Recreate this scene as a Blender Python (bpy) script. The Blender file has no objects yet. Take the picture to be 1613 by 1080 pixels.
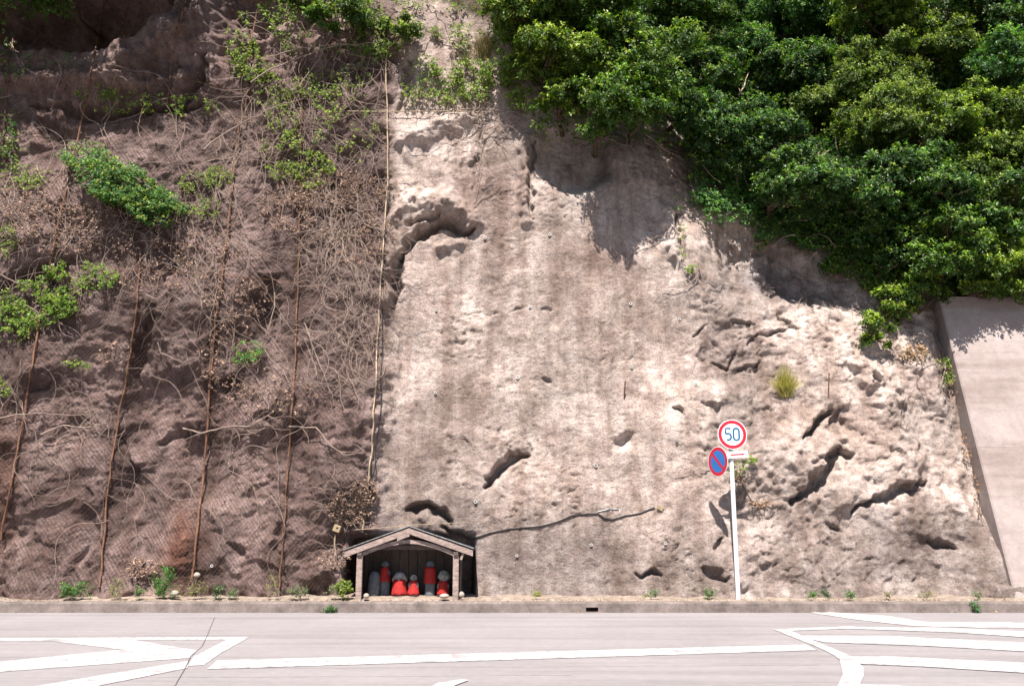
import bpy, math, random
import numpy as np
from mathutils import Vector, Matrix

# ------------------------------------------------------------------ camera, light
S = bpy.context.scene
PITCH = math.radians(11.8)
CAM = np.array([0.0, 0.0, 1.6])
cam_d = bpy.data.cameras.new('camera')
cam = bpy.data.objects.new('camera', cam_d)
S.collection.objects.link(cam)
cam.location = CAM
cam.rotation_euler = (math.radians(90) + PITCH, 0, 0)
cam_d.lens = 31.0
cam_d.sensor_width = 36.0
cam_d.clip_end = 2000
S.camera = cam

SUN_EL, SUN_AZ = math.radians(61), math.radians(9)      # azimuth: degrees to the left of straight behind the camera
world = bpy.data.worlds.new('World')
S.world = world
world.use_nodes = True
nt = world.node_tree
bg = nt.nodes['Background']
sky = nt.nodes.new('ShaderNodeTexSky')
sky.sky_type = 'NISHITA'
sky.sun_disc = False
sky.sun_elevation = SUN_EL
sky.sun_rotation = math.radians(180) + SUN_AZ
nt.links.new(sky.outputs[0], bg.inputs[0])
bg.inputs[1].default_value = 0.05
sun_d = bpy.data.lights.new('sun', 'SUN')
sun_d.energy = 5.0
sun_d.angle = math.radians(0.5)
sun_d.color = (1.0, 0.94, 0.87)
sun = bpy.data.objects.new('sun', sun_d)
S.collection.objects.link(sun)
sd = Vector((-math.sin(SUN_AZ) * math.cos(SUN_EL), -math.cos(SUN_AZ) * math.cos(SUN_EL), math.sin(SUN_EL)))
sun.rotation_euler = sd.to_track_quat('Z', 'Y').to_euler()
sun.location = sd * 40
S.cycles.diffuse_bounces = 1
S.view_settings.view_transform = 'Standard'
S.view_settings.look = 'None'
S.view_settings.gamma = 1
S.view_settings.use_curve_mapping = False
S.view_settings.exposure = 1.2

COL = S.collection
R = np.random.default_rng(7)
random.seed(5)

# ------------------------------------------------------------------ pixel helpers (photo pixels -> rays from the camera)
F = 31.0 / 36.0 * 1613
CP, SP = math.cos(PITCH), math.sin(PITCH)
def ray(px, py):
    u = (px - 806.5) / F
    v = (540 - py) / F
    return np.array([u, CP - v * SP, SP + v * CP])
def ground(px, py, z=0.0):
    d = ray(px, py)
    t = (z - CAM[2]) / d[2]
    return CAM + d * t
def at_y(px, py, y):
    d = ray(px, py)
    return CAM + d * (y / d[1])

# ------------------------------------------------------------------ noise
def _h(ix, iy, seed):
    n = (ix.astype(np.int64) * 374761393 + iy.astype(np.int64) * 668265263 + seed * 1274126177) & 0xffffffff
    n = ((n ^ (n >> 13)) * 1274126177) & 0xffffffff
    n = (n ^ (n >> 16)) & 0xffffff
    return n / float(0xffffff) * 2 - 1
def vnoise(x, y, seed=0):
    fx, fy = np.floor(x), np.floor(y)
    tx, ty = x - fx, y - fy
    tx = tx * tx * tx * (tx * (tx * 6 - 15) + 10)
    ty = ty * ty * ty * (ty * (ty * 6 - 15) + 10)
    a = _h(fx, fy, seed); b = _h(fx + 1, fy, seed); c = _h(fx, fy + 1, seed); d = _h(fx + 1, fy + 1, seed)
    return (a * (1 - tx) + b * tx) * (1 - ty) + (c * (1 - tx) + d * tx) * ty
def fbm(x, y, f, octv=3, seed=0, gain=0.5):
    s = 0; a = 1; t = 0
    ca, sa = math.cos(0.6), math.sin(0.6)
    for i in range(octv):
        s = s + a * vnoise(x * f + i * 17.3, y * f + i * 9.1, seed + i * 31)
        t += a; a *= gain; f *= 2.03
        x, y = x * ca - y * sa, x * sa + y * ca
    return s / t * 1.4
def facet(x, y, f, seed):
    """broken facets: nearest of jittered cell points, each with its own offset and tilt"""
    x = x * f; y = y * f; fx, fy = np.floor(x), np.floor(y)
    best = np.full(x.shape, 1e9); out = np.zeros(x.shape)
    for i in (-1, 0, 1):
        for j in (-1, 0, 1):
            cx, cy = fx + i, fy + j
            px, py = cx + 0.5 + 0.45 * _h(cx, cy, seed), cy + 0.5 + 0.45 * _h(cx, cy, seed + 1)
            d = (x - px) ** 2 + (y - py) ** 2
            v = 0.6 * _h(cx, cy, seed + 2) + (x - px) * _h(cx, cy, seed + 3) * 0.9 + (y - py) * _h(cx, cy, seed + 4) * 0.9
            m = d < best; best = np.where(m, d, best); out = np.where(m, v, out)
    return out
def sstep(a, b, x):
    t = np.clip((x - a) / (b - a), 0, 1)
    return t * t * (3 - 2 * t)

# ------------------------------------------------------------------ mesh helpers
def tag(o, label=None, cat=None, group=None, kind=None):
    if label: o['label'] = label
    if cat: o['category'] = cat
    if group: o['group'] = group
    if kind: o['kind'] = kind
    return o
def empty(name, loc, label=None, cat=None, group=None, rz=0):
    o = bpy.data.objects.new(name, None)
    o.location = [float(c) for c in loc]; o.rotation_euler.z = rz; o.empty_display_size = 0.2
    COL.objects.link(o)
    return tag(o, label, cat, group)
def mesh_np(name, v, quads=None, tris=None, mat=None, parent=None, tint=None, smooth=False):
    """world-space numpy mesh; a parent Empty without rotation only shifts it"""
    v = np.asarray(v, dtype=np.float32)
    if parent is not None:
        v = v - np.array(parent.location, dtype=np.float32)
        if parent.parent is not None: v = v - np.array(parent.parent.location, dtype=np.float32)
    me = bpy.data.meshes.new(name)
    qs = np.zeros((0, 4), np.int32) if quads is None else np.asarray(quads, np.int32)
    ts = np.zeros((0, 3), np.int32) if tris is None else np.asarray(tris, np.int32)
    me.vertices.add(len(v)); me.vertices.foreach_set('co', v.ravel())
    nl = qs.size + ts.size
    me.loops.add(nl)
    me.loops.foreach_set('vertex_index', np.concatenate([qs.ravel(), ts.ravel()]).astype(np.int32))
    me.polygons.add(len(qs) + len(ts))
    ls = np.concatenate([np.arange(len(qs)) * 4, qs.size + np.arange(len(ts)) * 3]).astype(np.int32)
    me.polygons.foreach_set('loop_start', ls)
    me.polygons.foreach_set('use_smooth', np.full(len(ls), smooth))
    if tint is not None:
        at = me.attributes.new('tint', 'FLOAT_COLOR', 'POINT')
        c = np.ones((len(v), 4), np.float32); c[:, :tint.shape[1]] = tint
        at.data.foreach_set('color', c.ravel())
    me.update(calc_edges=True); me.validate()
    if mat: me.materials.append(mat)
    o = bpy.data.objects.new(name, me)
    COL.objects.link(o)
    if parent is not None: o.parent = parent
    return o

class MB:
    def __init__(s): s.v = []; s.f = []
    def add(s, vs, fs):
        n = len(s.v); s.v += [tuple(float(c) for c in p) for p in vs]; s.f += [tuple(i + n for i in f) for f in fs]; return s
    def box(s, c, d, rot=None, bev=0.0):
        hx, hy, hz = [k / 2 for k in d]
        b = min(bev, hx * .9, hy * .9, hz * .9)
        M = rot if rot is not None else Matrix.Identity(3)
        vs = []; idx = {}
        if b <= 0:
            for sx in (-1, 1):
                for sy in (-1, 1):
                    for sz in (-1, 1): vs.append(Vector((sx * hx, sy * hy, sz * hz)))
            fs = [(0, 1, 3, 2), (4, 6, 7, 5), (0, 4, 5, 1), (2, 3, 7, 6), (0, 2, 6, 4), (1, 5, 7, 3)]
        else:
            for sx in (-1, 1):
                for sy in (-1, 1):
                    for sz in (-1, 1):
                        for ax in range(3):
                            p = [sx * hx, sy * hy, sz * hz]; sg = (sx, sy, sz)
                            for k in range(3):
                                if k != ax: p[k] -= sg[k] * b
                            idx[(sx, sy, sz, ax)] = len(vs); vs.append(Vector(p))
            fs = []
            for ax in range(3):
                o1, o2 = [k for k in range(3) if k != ax]
                for sg in (-1, 1):
                    q = []
                    for a, c2 in ((-1, -1), (1, -1), (1, 1), (-1, 1)):
                        t = [0, 0, 0]; t[ax] = sg; t[o1] = a; t[o2] = c2
                        q.append(idx[(*t, ax)])
                    fs.append(tuple(q))
            for ax in range(3):
                o1, o2 = [k for k in range(3) if k != ax]
                for a in (-1, 1):
                    for c2 in (-1, 1):
                        t0 = [0, 0, 0]; t0[o1] = a; t0[o2] = c2
                        t1 = list(t0); t0[ax] = -1; t1[ax] = 1
                        fs.append((idx[(*t0, o1)], idx[(*t1, o1)], idx[(*t1, o2)], idx[(*t0, o2)]))
            for sx in (-1, 1):
                for sy in (-1, 1):
                    for sz in (-1, 1): fs.append(tuple(idx[(sx, sy, sz, k)] for k in range(3)))
        c = Vector([float(k) for k in c])
        return s.add([M @ p + c for p in vs], fs)
    def lathe(s, prof, c, seg=20, M=None, sx=1, sy=1):
        M = M or Matrix.Identity(3); c = Vector([float(k) for k in c])
        vs = []; fs = []
        for r, z in prof:
            for i in range(seg):
                a = 2 * math.pi * i / seg
                vs.append(M @ Vector((r * sx * math.cos(a), r * sy * math.sin(a), z)) + c)
        n = len(prof)
        for j in range(n - 1):
            for i in range(seg):
                k = (i + 1) % seg
                fs.append((j * seg + i, j * seg + k, (j + 1) * seg + k, (j + 1) * seg + i))
        fs.append(tuple(reversed(range(seg)))); fs.append(tuple((n - 1) * seg + i for i in range(seg)))
        return s.add(vs, fs)
    def prism(s, poly, y0, y1):
        """poly in (x, z), extruded along y"""
        n = len(poly)
        vs = [(x, y0, z) for x, z in poly] + [(x, y1, z) for x, z in poly]
        fs = [tuple(range(n)), tuple(reversed(range(n, 2 * n)))]
        for i in range(n):
            k = (i + 1) % n; fs.append((i, i + n, k + n, k))
        return s.add(vs, fs)
    def build(s, name, mat, parent=None, smooth=False):
        me = bpy.data.meshes.new(name)
        off = Vector((0, 0, 0))
        p = parent
        while p is not None: off += p.location; p = p.parent
        me.from_pydata([tuple(Vector(v) - off) for v in s.v], [], s.f)
        import bmesh
        bm = bmesh.new(); bm.from_mesh(me); bmesh.ops.recalc_face_normals(bm, faces=bm.faces); bm.to_mesh(me); bm.free()
        if smooth:
            for q in me.polygons: q.use_smooth = True
        me.materials.append(mat)
        o = bpy.data.objects.new(name, me); COL.objects.link(o)
        if parent is not None: o.parent = parent
        return o

def tubes(paths, sides=5):
    """paths: list of (pts Nx3, radii N) -> verts, quads"""
    V = []; Q = []; n0 = 0
    ang = np.arange(sides) * 2 * math.pi / sides
    ca, sa = np.cos(ang), np.sin(ang)
    for pts, rad in paths:
        pts = np.asarray(pts, float); N = len(pts)
        if N < 2: continue
        rad = np.broadcast_to(np.asarray(rad, float), (N,))
        t = np.gradient(pts, axis=0); t /= np.linalg.norm(t, axis=1, keepdims=True) + 1e-9
        up = np.where(np.abs(t[:, 1:2]) > 0.9, np.array([[1., 0, 0]]), np.array([[0, 1., 0]]))
        a = np.cross(t, up); a /= np.linalg.norm(a, axis=1, keepdims=True) + 1e-9
        b = np.cross(t, a)
        ring = pts[:, None, :] + rad[:, None, None] * (ca[None, :, None] * a[:, None, :] + sa[None, :, None] * b[:, None, :])
        V.append(ring.reshape(-1, 3))
        i = np.arange(N - 1)[:, None] * sides; k = np.arange(sides)[None, :]; k2 = (k + 1) % sides
        Q.append((np.stack([i + k, i + k2, i + sides + k2, i + sides + k], -1).reshape(-1, 4)) + n0)
        n0 += N * sides
    return np.concatenate(V), np.concatenate(Q)

def unit(a): return a / (np.linalg.norm(a, axis=-1, keepdims=True) + 1e-9)
LEAF6 = False
def leaf_mesh(P, D, Nn, L, W, col, fold=0.18):
    """P base, D direction, Nn approximate normal, L length, W width (arrays). Four-cornered folded leaf, two triangles"""
    D = unit(D); Sd = unit(np.cross(D, Nn)); Up = np.cross(Sd, D)
    L = L[:, None]; W = W[:, None]
    tip = P + D * L - Up * L * 0.12
    mid = P + D * L * 0.48
    a = mid + Sd * W * 0.5 + Up * W * fold
    b = mid - Sd * W * 0.5 + Up * W * fold
    v = np.stack([P, a, tip, b], 1).reshape(-1, 3)
    n = len(P); i = np.arange(n)[:, None] * 4
    t = np.concatenate([i + np.array([[0, 1, 2]]), i + np.array([[0, 2, 3]])], 1).reshape(-1, 3)
    c = np.repeat(col, 4, axis=0)
    return v, t, c

# ------------------------------------------------------------------ materials
def nodes(name):
    m = bpy.data.materials.new(name); m.use_nodes = True
    t = m.node_tree; b = t.nodes['Principled BSDF']
    return m, t, b
def N(t, typ, **kw):
    n = t.nodes.new(typ)
    for k, v in kw.items():
        if k.startswith('i_'):
            key = k[2:]; key = int(key) if key.isdigit() else key.replace('_', ' ')
            n.inputs[key].default_value = v
        else: setattr(n, k, v)
    return n
def ramp(t, src, stops):
    r = t.nodes.new('ShaderNodeValToRGB')
    e = r.color_ramp.elements
    while len(e) < len(stops): e.new(0.5)
    for k, (p, c) in zip(e, stops):
        k.position = p; k.color = (c, c, c, 1) if not isinstance(c, tuple) else (*c, 1)
    t.links.new(src, r.inputs[0]); return r.outputs[0]
def noise(t, scale, detail=4, rough=0.6, vec=None, mapscale=None, dist=0.0):
    n = N(t, 'ShaderNodeTexNoise', i_Scale=scale, i_Detail=detail, i_Roughness=rough, i_Distortion=dist)
    g = t.nodes.new('ShaderNodeNewGeometry')
    src = g.outputs['Position']
    if mapscale:
        mp = N(t, 'ShaderNodeMapping'); mp.inputs['Scale'].default_value = mapscale
        t.links.new(src, mp.inputs[0]); src = mp.outputs[0]
    t.links.new(src, n.inputs['Vector'])
    return n.outputs['Fac']
def mul(t, a, b, fac=1.0, mode='MULTIPLY'):
    m = N(t, 'ShaderNodeMix', data_type='RGBA', blend_type=mode)
    m.inputs[0].default_value = fac if not hasattr(fac, 'node') else 0
    if hasattr(fac, 'node'): t.links.new(fac, m.inputs[0])
    for k, s in ((6, a), (7, b)):
        if hasattr(s, 'node'): t.links.new(s, m.inputs[k])
        else: m.inputs[k].default_value = (*s, 1)
    return m.outputs[2]
def bump(t, b, h, strength=0.5, dist=0.02, prev=None):
    bp = N(t, 'ShaderNodeBump', i_Strength=strength, i_Distance=dist)
    t.links.new(h, bp.inputs['Height'])
    if prev is not None: t.links.new(prev, bp.inputs['Normal'])
    t.links.new(bp.outputs[0], b.inputs['Normal'])
    return bp.outputs[0]
def simple(name, c, rough=0.8, var=0.25, scale=12, bs=0.3, bd=0.005, metal=0.0, spec=0.3, mapscale=None, c2=None):
    m, t, b = nodes(name)
    n = noise(t, scale, 5, 0.65, mapscale=mapscale)
    lo = tuple(k * (1 - var) for k in c); hi = tuple(min(1, k * (1 + var)) for k in c) if c2 is None else c2
    o = ramp(t, n, [(0.3, lo), (0.7, hi)])
    n2 = noise(t, scale * 9, 3, 0.6)
    o = mul(t, o, ramp(t, n2, [(0.3, 1 - var * 0.8), (0.7, 1.0)]))
    t.links.new(o, b.inputs['Base Color'])
    b.inputs['Roughness'].default_value = rough; b.inputs['Metallic'].default_value = metal
    b.inputs['Specular IOR Level'].default_value = spec
    bump(t, b, n2, bs, bd)
    return m

def rock_material():
    m, t, b = nodes('weathered_shotcrete_rock')
    at = N(t, 'ShaderNodeAttribute', attribute_name='tint')
    c = at.outputs['Color']
    n1 = noise(t, 0.9, 6, 0.65, dist=0.6)
    n2 = noise(t, 4.5, 6, 0.7, dist=0.3)
    n3 = noise(t, 24, 4, 0.7)
    n4 = noise(t, 55, 4, 0.75)
    n5 = noise(t, 11, 4, 0.75)
    st = noise(t, 1.0, 5, 0.6, mapscale=(3.2, 1.0, 0.35))
    c = mul(t, c, ramp(t, n1, [(0.34, (0.68, 0.64, 0.62)), (0.58, (1.08, 1.08, 1.08))]))
    c = mul(t, c, ramp(t, st, [(0.36, (0.72, 0.67, 0.64)), (0.60, (1.05, 1.05, 1.05))]))
    c = mul(t, c, ramp(t, n2, [(0.3, (0.66, 0.63, 0.62)), (0.52, (1.0, 1.0, 1.0)), (0.75, (1.12, 1.1, 1.08))]))
    c = mul(t, c, ramp(t, n3, [(0.30, 0.62), (0.48, 1.0), (0.8, 1.08)]))
    c = mul(t, c, ramp(t, n4, [(0.32, 0.62), (0.52, 1.0), (0.75, 1.18)]))
    c = mul(t, c, ramp(t, n5, [(0.33, 0.72), (0.46, 1.0), (0.8, 1.1)]))
    t.links.new(c, b.inputs['Base Color'])
    b.inputs['Roughness'].default_value = 0.93
    b.inputs['Specular IOR Level'].default_value = 0.2
    pit = noise(t, 7.0, 7, 0.72, mapscale=(1.0, 1.0, 2.0), dist=0.4)
    c = mul(t, c, ramp(t, pit, [(0.32, (0.50, 0.46, 0.45)), (0.37, (1.0, 1.0, 1.0))]))
    crust = noise(t, 2.6, 8, 0.75, dist=0.5)
    c = mul(t, c, ramp(t, crust, [(0.47, (0.90, 0.88, 0.87)), (0.50, (1.04, 1.04, 1.04))]))
    t.links.new(c, b.inputs['Base Color'])
    p = bump(t, b, pit, 0.7, 0.05)
    p = bump(t, b, n5, 0.8, 0.035, p)
    p = bump(t, b, n3, 0.9, 0.022, p)
    bump(t, b, n4, 0.9, 0.010, p)
    return m
def leaf_material(name, rough=0.42, trans=0.28, spec=0.5):
    m, t, b = nodes(name)
    at = N(t, 'ShaderNodeAttribute', attribute_name='tint')
    n = noise(t, 40, 2)
    c = mul(t, at.outputs['Color'], ramp(t, n, [(0.3, 0.8), (0.7, 1.15)]))
    t.links.new(c, b.inputs['Base Color'])
    b.inputs['Roughness'].default_value = rough
    b.inputs['Specular IOR Level'].default_value = spec
    tr = t.nodes.new('ShaderNodeBsdfTranslucent')
    c2 = mul(t, c, (1.3, 1.5, 0.5))
    t.links.new(c2, tr.inputs[0])
    mx = N(t, 'ShaderNodeMixShader'); mx.inputs[0].default_value = trans
    t.links.new(b.outputs[0], mx.inputs[1]); t.links.new(tr.outputs[0], mx.inputs[2])
    out = t.nodes['Material Output']; t.links.new(mx.outputs[0], out.inputs[0])
    return m
def asphalt_material():
    m, t, b = nodes('worn_asphalt')
    n1 = noise(t, 0.5, 5, 0.6); n2 = noise(t, 7, 5, 0.7); n3 = noise(t, 140, 2, 0.5)
    ln = noise(t, 1.0, 4, 0.6, mapscale=(0.10, 2.6, 1))
    c = ramp(t, n1, [(0.3, (0.228, 0.209, 0.214)), (0.7, (0.268, 0.247, 0.252))])
    c = mul(t, c, ramp(t, ln, [(0.36, 0.86), (0.5, 1.0), (0.7, 1.05)]))
    c = mul(t, c, ramp(t, n2, [(0.3, 0.90), (0.7, 1.05)]))
    c = mul(t, c, ramp(t, n3, [(0.28, 0.62), (0.5, 1.0), (0.72, 1.25)]))
    t.links.new(c, b.inputs['Base Color']); b.inputs['Roughness'].default_value = 0.9
    b.inputs['Specular IOR Level'].default_value = 0.2
    bump(t, b, n3, 0.6, 0.004)
    return m
def paint_material():
    m, t, b = nodes('worn_white_road_paint')
    n2 = noise(t, 9, 6, 0.75); n3 = noise(t, 120, 2, 0.5)
    n4 = noise(t, 2.5, 5, 0.7)
    w = mul(t, ramp(t, n2, [(0.41, 0.0), (0.49, 1.0)]), ramp(t, n3, [(0.36, 0.0), (0.46, 1.0)]), 1.0)
    w = mul(t, w, ramp(t, n4, [(0.36, 0.15), (0.50, 1.0)]), 1.0)
    bw = t.nodes.new('ShaderNodeRGBToBW'); t.links.new(w, bw.inputs[0])
    c = mul(t, (0.245, 0.226, 0.230), (0.50, 0.485, 0.49), bw.outputs[0], 'MIX')
    t.links.new(c, b.inputs['Base Color']); b.inputs['Roughness'].default_value = 0.7
    bump(t, b, n3, 0.4, 0.003)
    return m
def concrete_wall_material():
    m, t, b = nodes('stained_cast_concrete')
    n1 = noise(t, 0.8, 5, 0.6); n2 = noise(t, 6, 5, 0.7); n3 = noise(t, 60, 4, 0.6)
    ln = noise(t, 1.0, 5, 0.65, mapscale=(0.25, 0.4, 2.2))
    c = ramp(t, n1, [(0.3, (0.295, 0.243, 0.230)), (0.7, (0.370, 0.312, 0.297))])
    c = mul(t, c, ramp(t, ln, [(0.34, (0.78, 0.75, 0.73)), (0.5, (1, 1, 1))]))
    c = mul(t, c, ramp(t, n2, [(0.28, 0.82), (0.6, 1.03)]))
    c = mul(t, c, ramp(t, n3, [(0.3, 0.85), (0.6, 1.03)]))
    t.links.new(c, b.inputs['Base Color']); b.inputs['Roughness'].default_value = 0.9
    b.inputs['Specular IOR Level'].default_value = 0.2
    p = bump(t, b, n2, 0.3, 0.02); bump(t, b, n3, 0.4, 0.006, p)
    return m

M_rock = rock_material()
M_leaf = leaf_material('glossy_evergreen_leaves', 0.45, 0.27, 0.4)
M_ivy = leaf_material('soft_green_leaves', 0.5, 0.35)
M_dry = leaf_material('dry_brown_leaves', 0.85, 0.15, 0.15)
M_road = asphalt_material()
M_paint = paint_material()
M_conc = concrete_wall_material()
M_kerb = simple('rough_kerb_concrete', (0.185, 0.150, 0.138), 0.9, 0.4, 4, 0.5, 0.006)
M_soil = simple('dusty_soil', (0.30, 0.235, 0.19), 0.95, 0.4, 5, 0.8, 0.02)
M_bark = simple('grey_brown_bark', (0.11, 0.075, 0.052), 0.9, 0.4, 14, 0.8, 0.01)
M_vine = simple('pale_dead_stems', (0.29, 0.215, 0.18), 0.85, 0.35, 9, 0.4, 0.004)
M_rust = simple('rusted_cable', (0.16, 0.062, 0.032), 0.85, 0.5, 9, 0.5, 0.003, c2=(0.27, 0.14, 0.085))
M_wire = simple('rusted_net_wire', (0.10, 0.068, 0.058), 0.8, 0.3, 6, 0.1, 0.001, metal=0.0)
M_tancable = simple('pale_weathered_rope', (0.42, 0.32, 0.22), 0.85, 0.3, 12, 0.4, 0.003)
M_wood = simple('weathered_grey_wood', (0.36, 0.27, 0.24), 0.85, 0.5, 5, 0.8, 0.006, mapscale=(1.5, 5, 7))
M_wood2 = simple('boards_with_painted_shade', (0.13, 0.10, 0.085), 0.9, 0.35, 6, 0.5, 0.004, mapscale=(6, 6, 1))  # same wood as the front, with interior shade put into its colour
M_roof = simple('dark_roofing_felt', (0.035, 0.037, 0.05), 0.6, 0.3, 8, 0.3, 0.003)
M_stone = simple('grey_statue_stone', (0.15, 0.16, 0.175), 0.85, 0.35, 14, 0.5, 0.006)
M_stone2 = simple('pale_lichened_stone', (0.34, 0.34, 0.33), 0.85, 0.55, 16, 0.5, 0.006)
M_bib = simple('faded_red_cloth', (0.36, 0.022, 0.020), 0.75, 0.18, 10, 0.3, 0.004)
M_pole = simple('white_painted_steel', (0.80, 0.79, 0.80), 0.35, 0.06, 5, 0.05, 0.001, spec=0.5)
M_white = simple('white_reflective_sheet', (0.85, 0.84, 0.85), 0.4, 0.05, 6, 0.03, 0.0005, spec=0.5)
M_red = simple('red_reflective_sheet', (0.50, 0.012, 0.035), 0.4, 0.12, 6, 0.03, 0.0005, spec=0.5)
M_blue = simple('blue_reflective_sheet', (0.02, 0.15, 0.46), 0.4, 0.12, 6, 0.03, 0.0005, spec=0.5)
M_digit = simple('teal_blue_digits', (0.005, 0.10, 0.22), 0.4, 0.1, 6, 0.03, 0.0005, spec=0.5)
M_metal = simple('galvanised_bracket', (0.35, 0.36, 0.38), 0.5, 0.2, 10, 0.2, 0.001, metal=0.6)
M_pvc = simple('off_white_plastic', (0.42, 0.41, 0.40), 0.5, 0.15, 20, 0.1, 0.001)
M_black = simple('black_rubber', (0.018, 0.018, 0.02), 0.6, 0.3, 10, 0.2, 0.002)
M_dark_ground = simple('dark_unseen_ground', (0.085, 0.068, 0.045), 0.95, 0.4, 2.0, 0.8, 0.05)  # unseen ground, darkened to cut light bounced into the shaded rock
M_tanbox = simple('faded_plywood', (0.33, 0.25, 0.15), 0.8, 0.2, 12, 0.3, 0.002)

# ------------------------------------------------------------------ cliff surface
def base_y(x, z):
    s = 0.10 + 0.13 * sstep(0.5, 8, x)
    y = 18.55 + s * z
    y = y + sstep(0, 7, x) * 0.27 * np.maximum(0, z - 8.0 + 0.28 * np.clip(x - 2, 0, 8))
    y = y + 0.25 * np.maximum(0, z - 15.5) + 0.5 * np.maximum(0, z - 22)
    return y
def px2xz(px, py):
    d = ray(px, py); y = 19.0
    for _ in range(12):
        p = CAM + d * (y / d[1]); y = float(base_y(np.array(p[0]), np.array(max(p[2], 0))))
    p = CAM + d * (y / d[1]); return p[0], p[2]

def axis(lo, hi, flo, fhi, step, grow):
    a = list(np.arange(flo, fhi + 1e-6, step))
    s = step; left = []
    x = flo
    while x > lo: s *= grow; x -= s; left.append(x)
    s = step; x = fhi; right = []
    while x < hi: s *= grow; x += s; right.append(x)
    return np.array(left[::-1] + a + right)
XS = axis(-95, 95, -13.3, 13.6, 0.033, 1.12)
ZS = axis(-0.1, 30, 0.0, 15.6, 0.033, 1.14)
ZS = ZS[ZS >= -0.3]
GX, GZ = np.meshgrid(XS, ZS)
WX = GX + 0.16 * fbm(GX, GZ, 1.6, 3, 11) + 0.04 * vnoise(GX * 8, GZ * 8, 5)
WZ = GZ + 0.16 * fbm(GX, GZ, 1.6, 3, 57) + 0.04 * vnoise(GX * 8, GZ * 8, 9)

D = np.zeros_like(GX)                      # displacement out of the face, metres (positive = toward the road)
xb = px2xz(612, 500)[0]
leftm = 1 - sstep(xb - 0.3, xb + 0.25, WX)  # netted dark left part
xr = px2xz(1060, 500)[0]
rightm = sstep(xr - 0.6, xr + 1.5, WX)
midm = (1 - leftm) * (1 - rightm)
D += 0.42 * fbm(GX, GZ, 0.27, 2, 3) * (leftm + 0.6 * rightm + 0.25 * midm)
D += 0.26 * fbm(WX, WZ, 0.75, 3, 23) * (leftm * 0.85 + rightm * 0.75 + 0.26 * midm)
D += 0.10 * fbm(WX, WZ * 0.8, 1.5, 2, 29) * (0.7 * leftm + 0.8 * rightm + 0.15 * midm)
lump = fbm(WX, WZ, 1.7, 4, 71)
D += 0.11 * (1 - np.abs(lump) * 2.2) * (0.45 * leftm + 0.4 * rightm + 0.08 * midm)
patch = sstep(-0.1, 0.6, fbm(GX, GZ, 0.9, 2, 401))
D += 0.045 * fbm(WX, WZ * 1.7, 3.2, 4, 88, 0.55) * (0.85 * leftm + 0.55 * rightm + (0.20 + 0.35 * patch) * midm)
D += 0.012 * fbm(GX, GZ * 1.4, 9, 2, 90) * (0.3 + 0.9 * patch)
FX, FZ = GX + 0.10 * fbm(GX, GZ, 3.0, 3, 611) + 0.25 * GZ, GZ + 0.10 * fbm(GX, GZ, 3.0, 3, 612)
fmask = sstep(-0.35, 0.45, fbm(GX, GZ, 0.7, 2, 613))
D += 0.045 * facet(FX, FZ * 1.3, 2.2, 620) * fmask * (0.9 * leftm + 0.6 * rightm + 0.06 * midm)
D += 0.020 * facet(FX, FZ * 1.4, 5.5, 640) * (0.4 + 0.6 * fmask) * (0.9 * leftm + 0.7 * rightm + 0.15 * midm)
D += 0.030 * np.abs(fbm(WX, WZ * 1.3, 4.6, 3, 650)) * (leftm + 0.8 * rightm + 0.25 * midm)
hole = fbm(WX, WZ * 1.8, 7.5, 2, 131)
D -= 0.035 * sstep(0.55, 0.85, hole) * (0.3 + 0.9 * patch)
# vertical flutes low on the left
zl = 1 - sstep(1.6, 3.0, GZ)
D += 0.20 * np.abs(vnoise(WX * 2.1, GZ * 0.25, 33)) * zl * leftm - 0.05 * zl * leftm
D += 0.05 * fbm(WX * 1.0, GZ * 0.16, 1.9, 3, 39) * midm * 1.2

JAG = 0.5 * vnoise(GX * 6.5, GZ * 6.5, 301) + 0.35 * vnoise(GX * 15, GZ * 15, 302)
def seg_field(poly, r):
    """distance, signed side (above positive) and position along a polyline, on a sub-grid"""
    pts = [px2xz(*p) for p in poly]
    xs = [p[0] for p in pts]; zs = [p[1] for p in pts]
    i0, i1 = np.searchsorted(XS, [min(xs) - r, max(xs) + r]); j0, j1 = np.searchsorted(ZS, [min(zs) - r, max(zs) + r])
    sx, sz = WX[j0:j1, i0:i1], WZ[j0:j1, i0:i1]
    best = np.full(sx.shape, 1e9); side = np.zeros(sx.shape); tt = np.zeros(sx.shape)
    tot = sum(math.hypot(b[0] - a[0], b[1] - a[1]) for a, b in zip(pts[:-1], pts[1:])) + 1e-9; acc = 0
    for (ax, az), (bx, bz) in zip(pts[:-1], pts[1:]):
        dx, dz = bx - ax, bz - az; L = dx * dx + dz * dz + 1e-9; l = math.sqrt(L)
        t = np.clip(((sx - ax) * dx + (sz - az) * dz) / L, 0, 1)
        qx, qz = sx - ax - t * dx, sz - az - t * dz
        d = np.hypot(qx, qz); m = d < best
        sg = (dx * (sz - az) - dz * (sx - ax)) / l
        if dx < 0 or (abs(dx) < 1e-3): sg = -sg
        best[m] = d[m]; side[m] = sg[m]; tt[m] = ((acc + t * l) / tot)[m]
        acc += l
    return (slice(j0, j1), slice(i0, i1)), best, side, tt
PXM = 1 / 76.0
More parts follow.
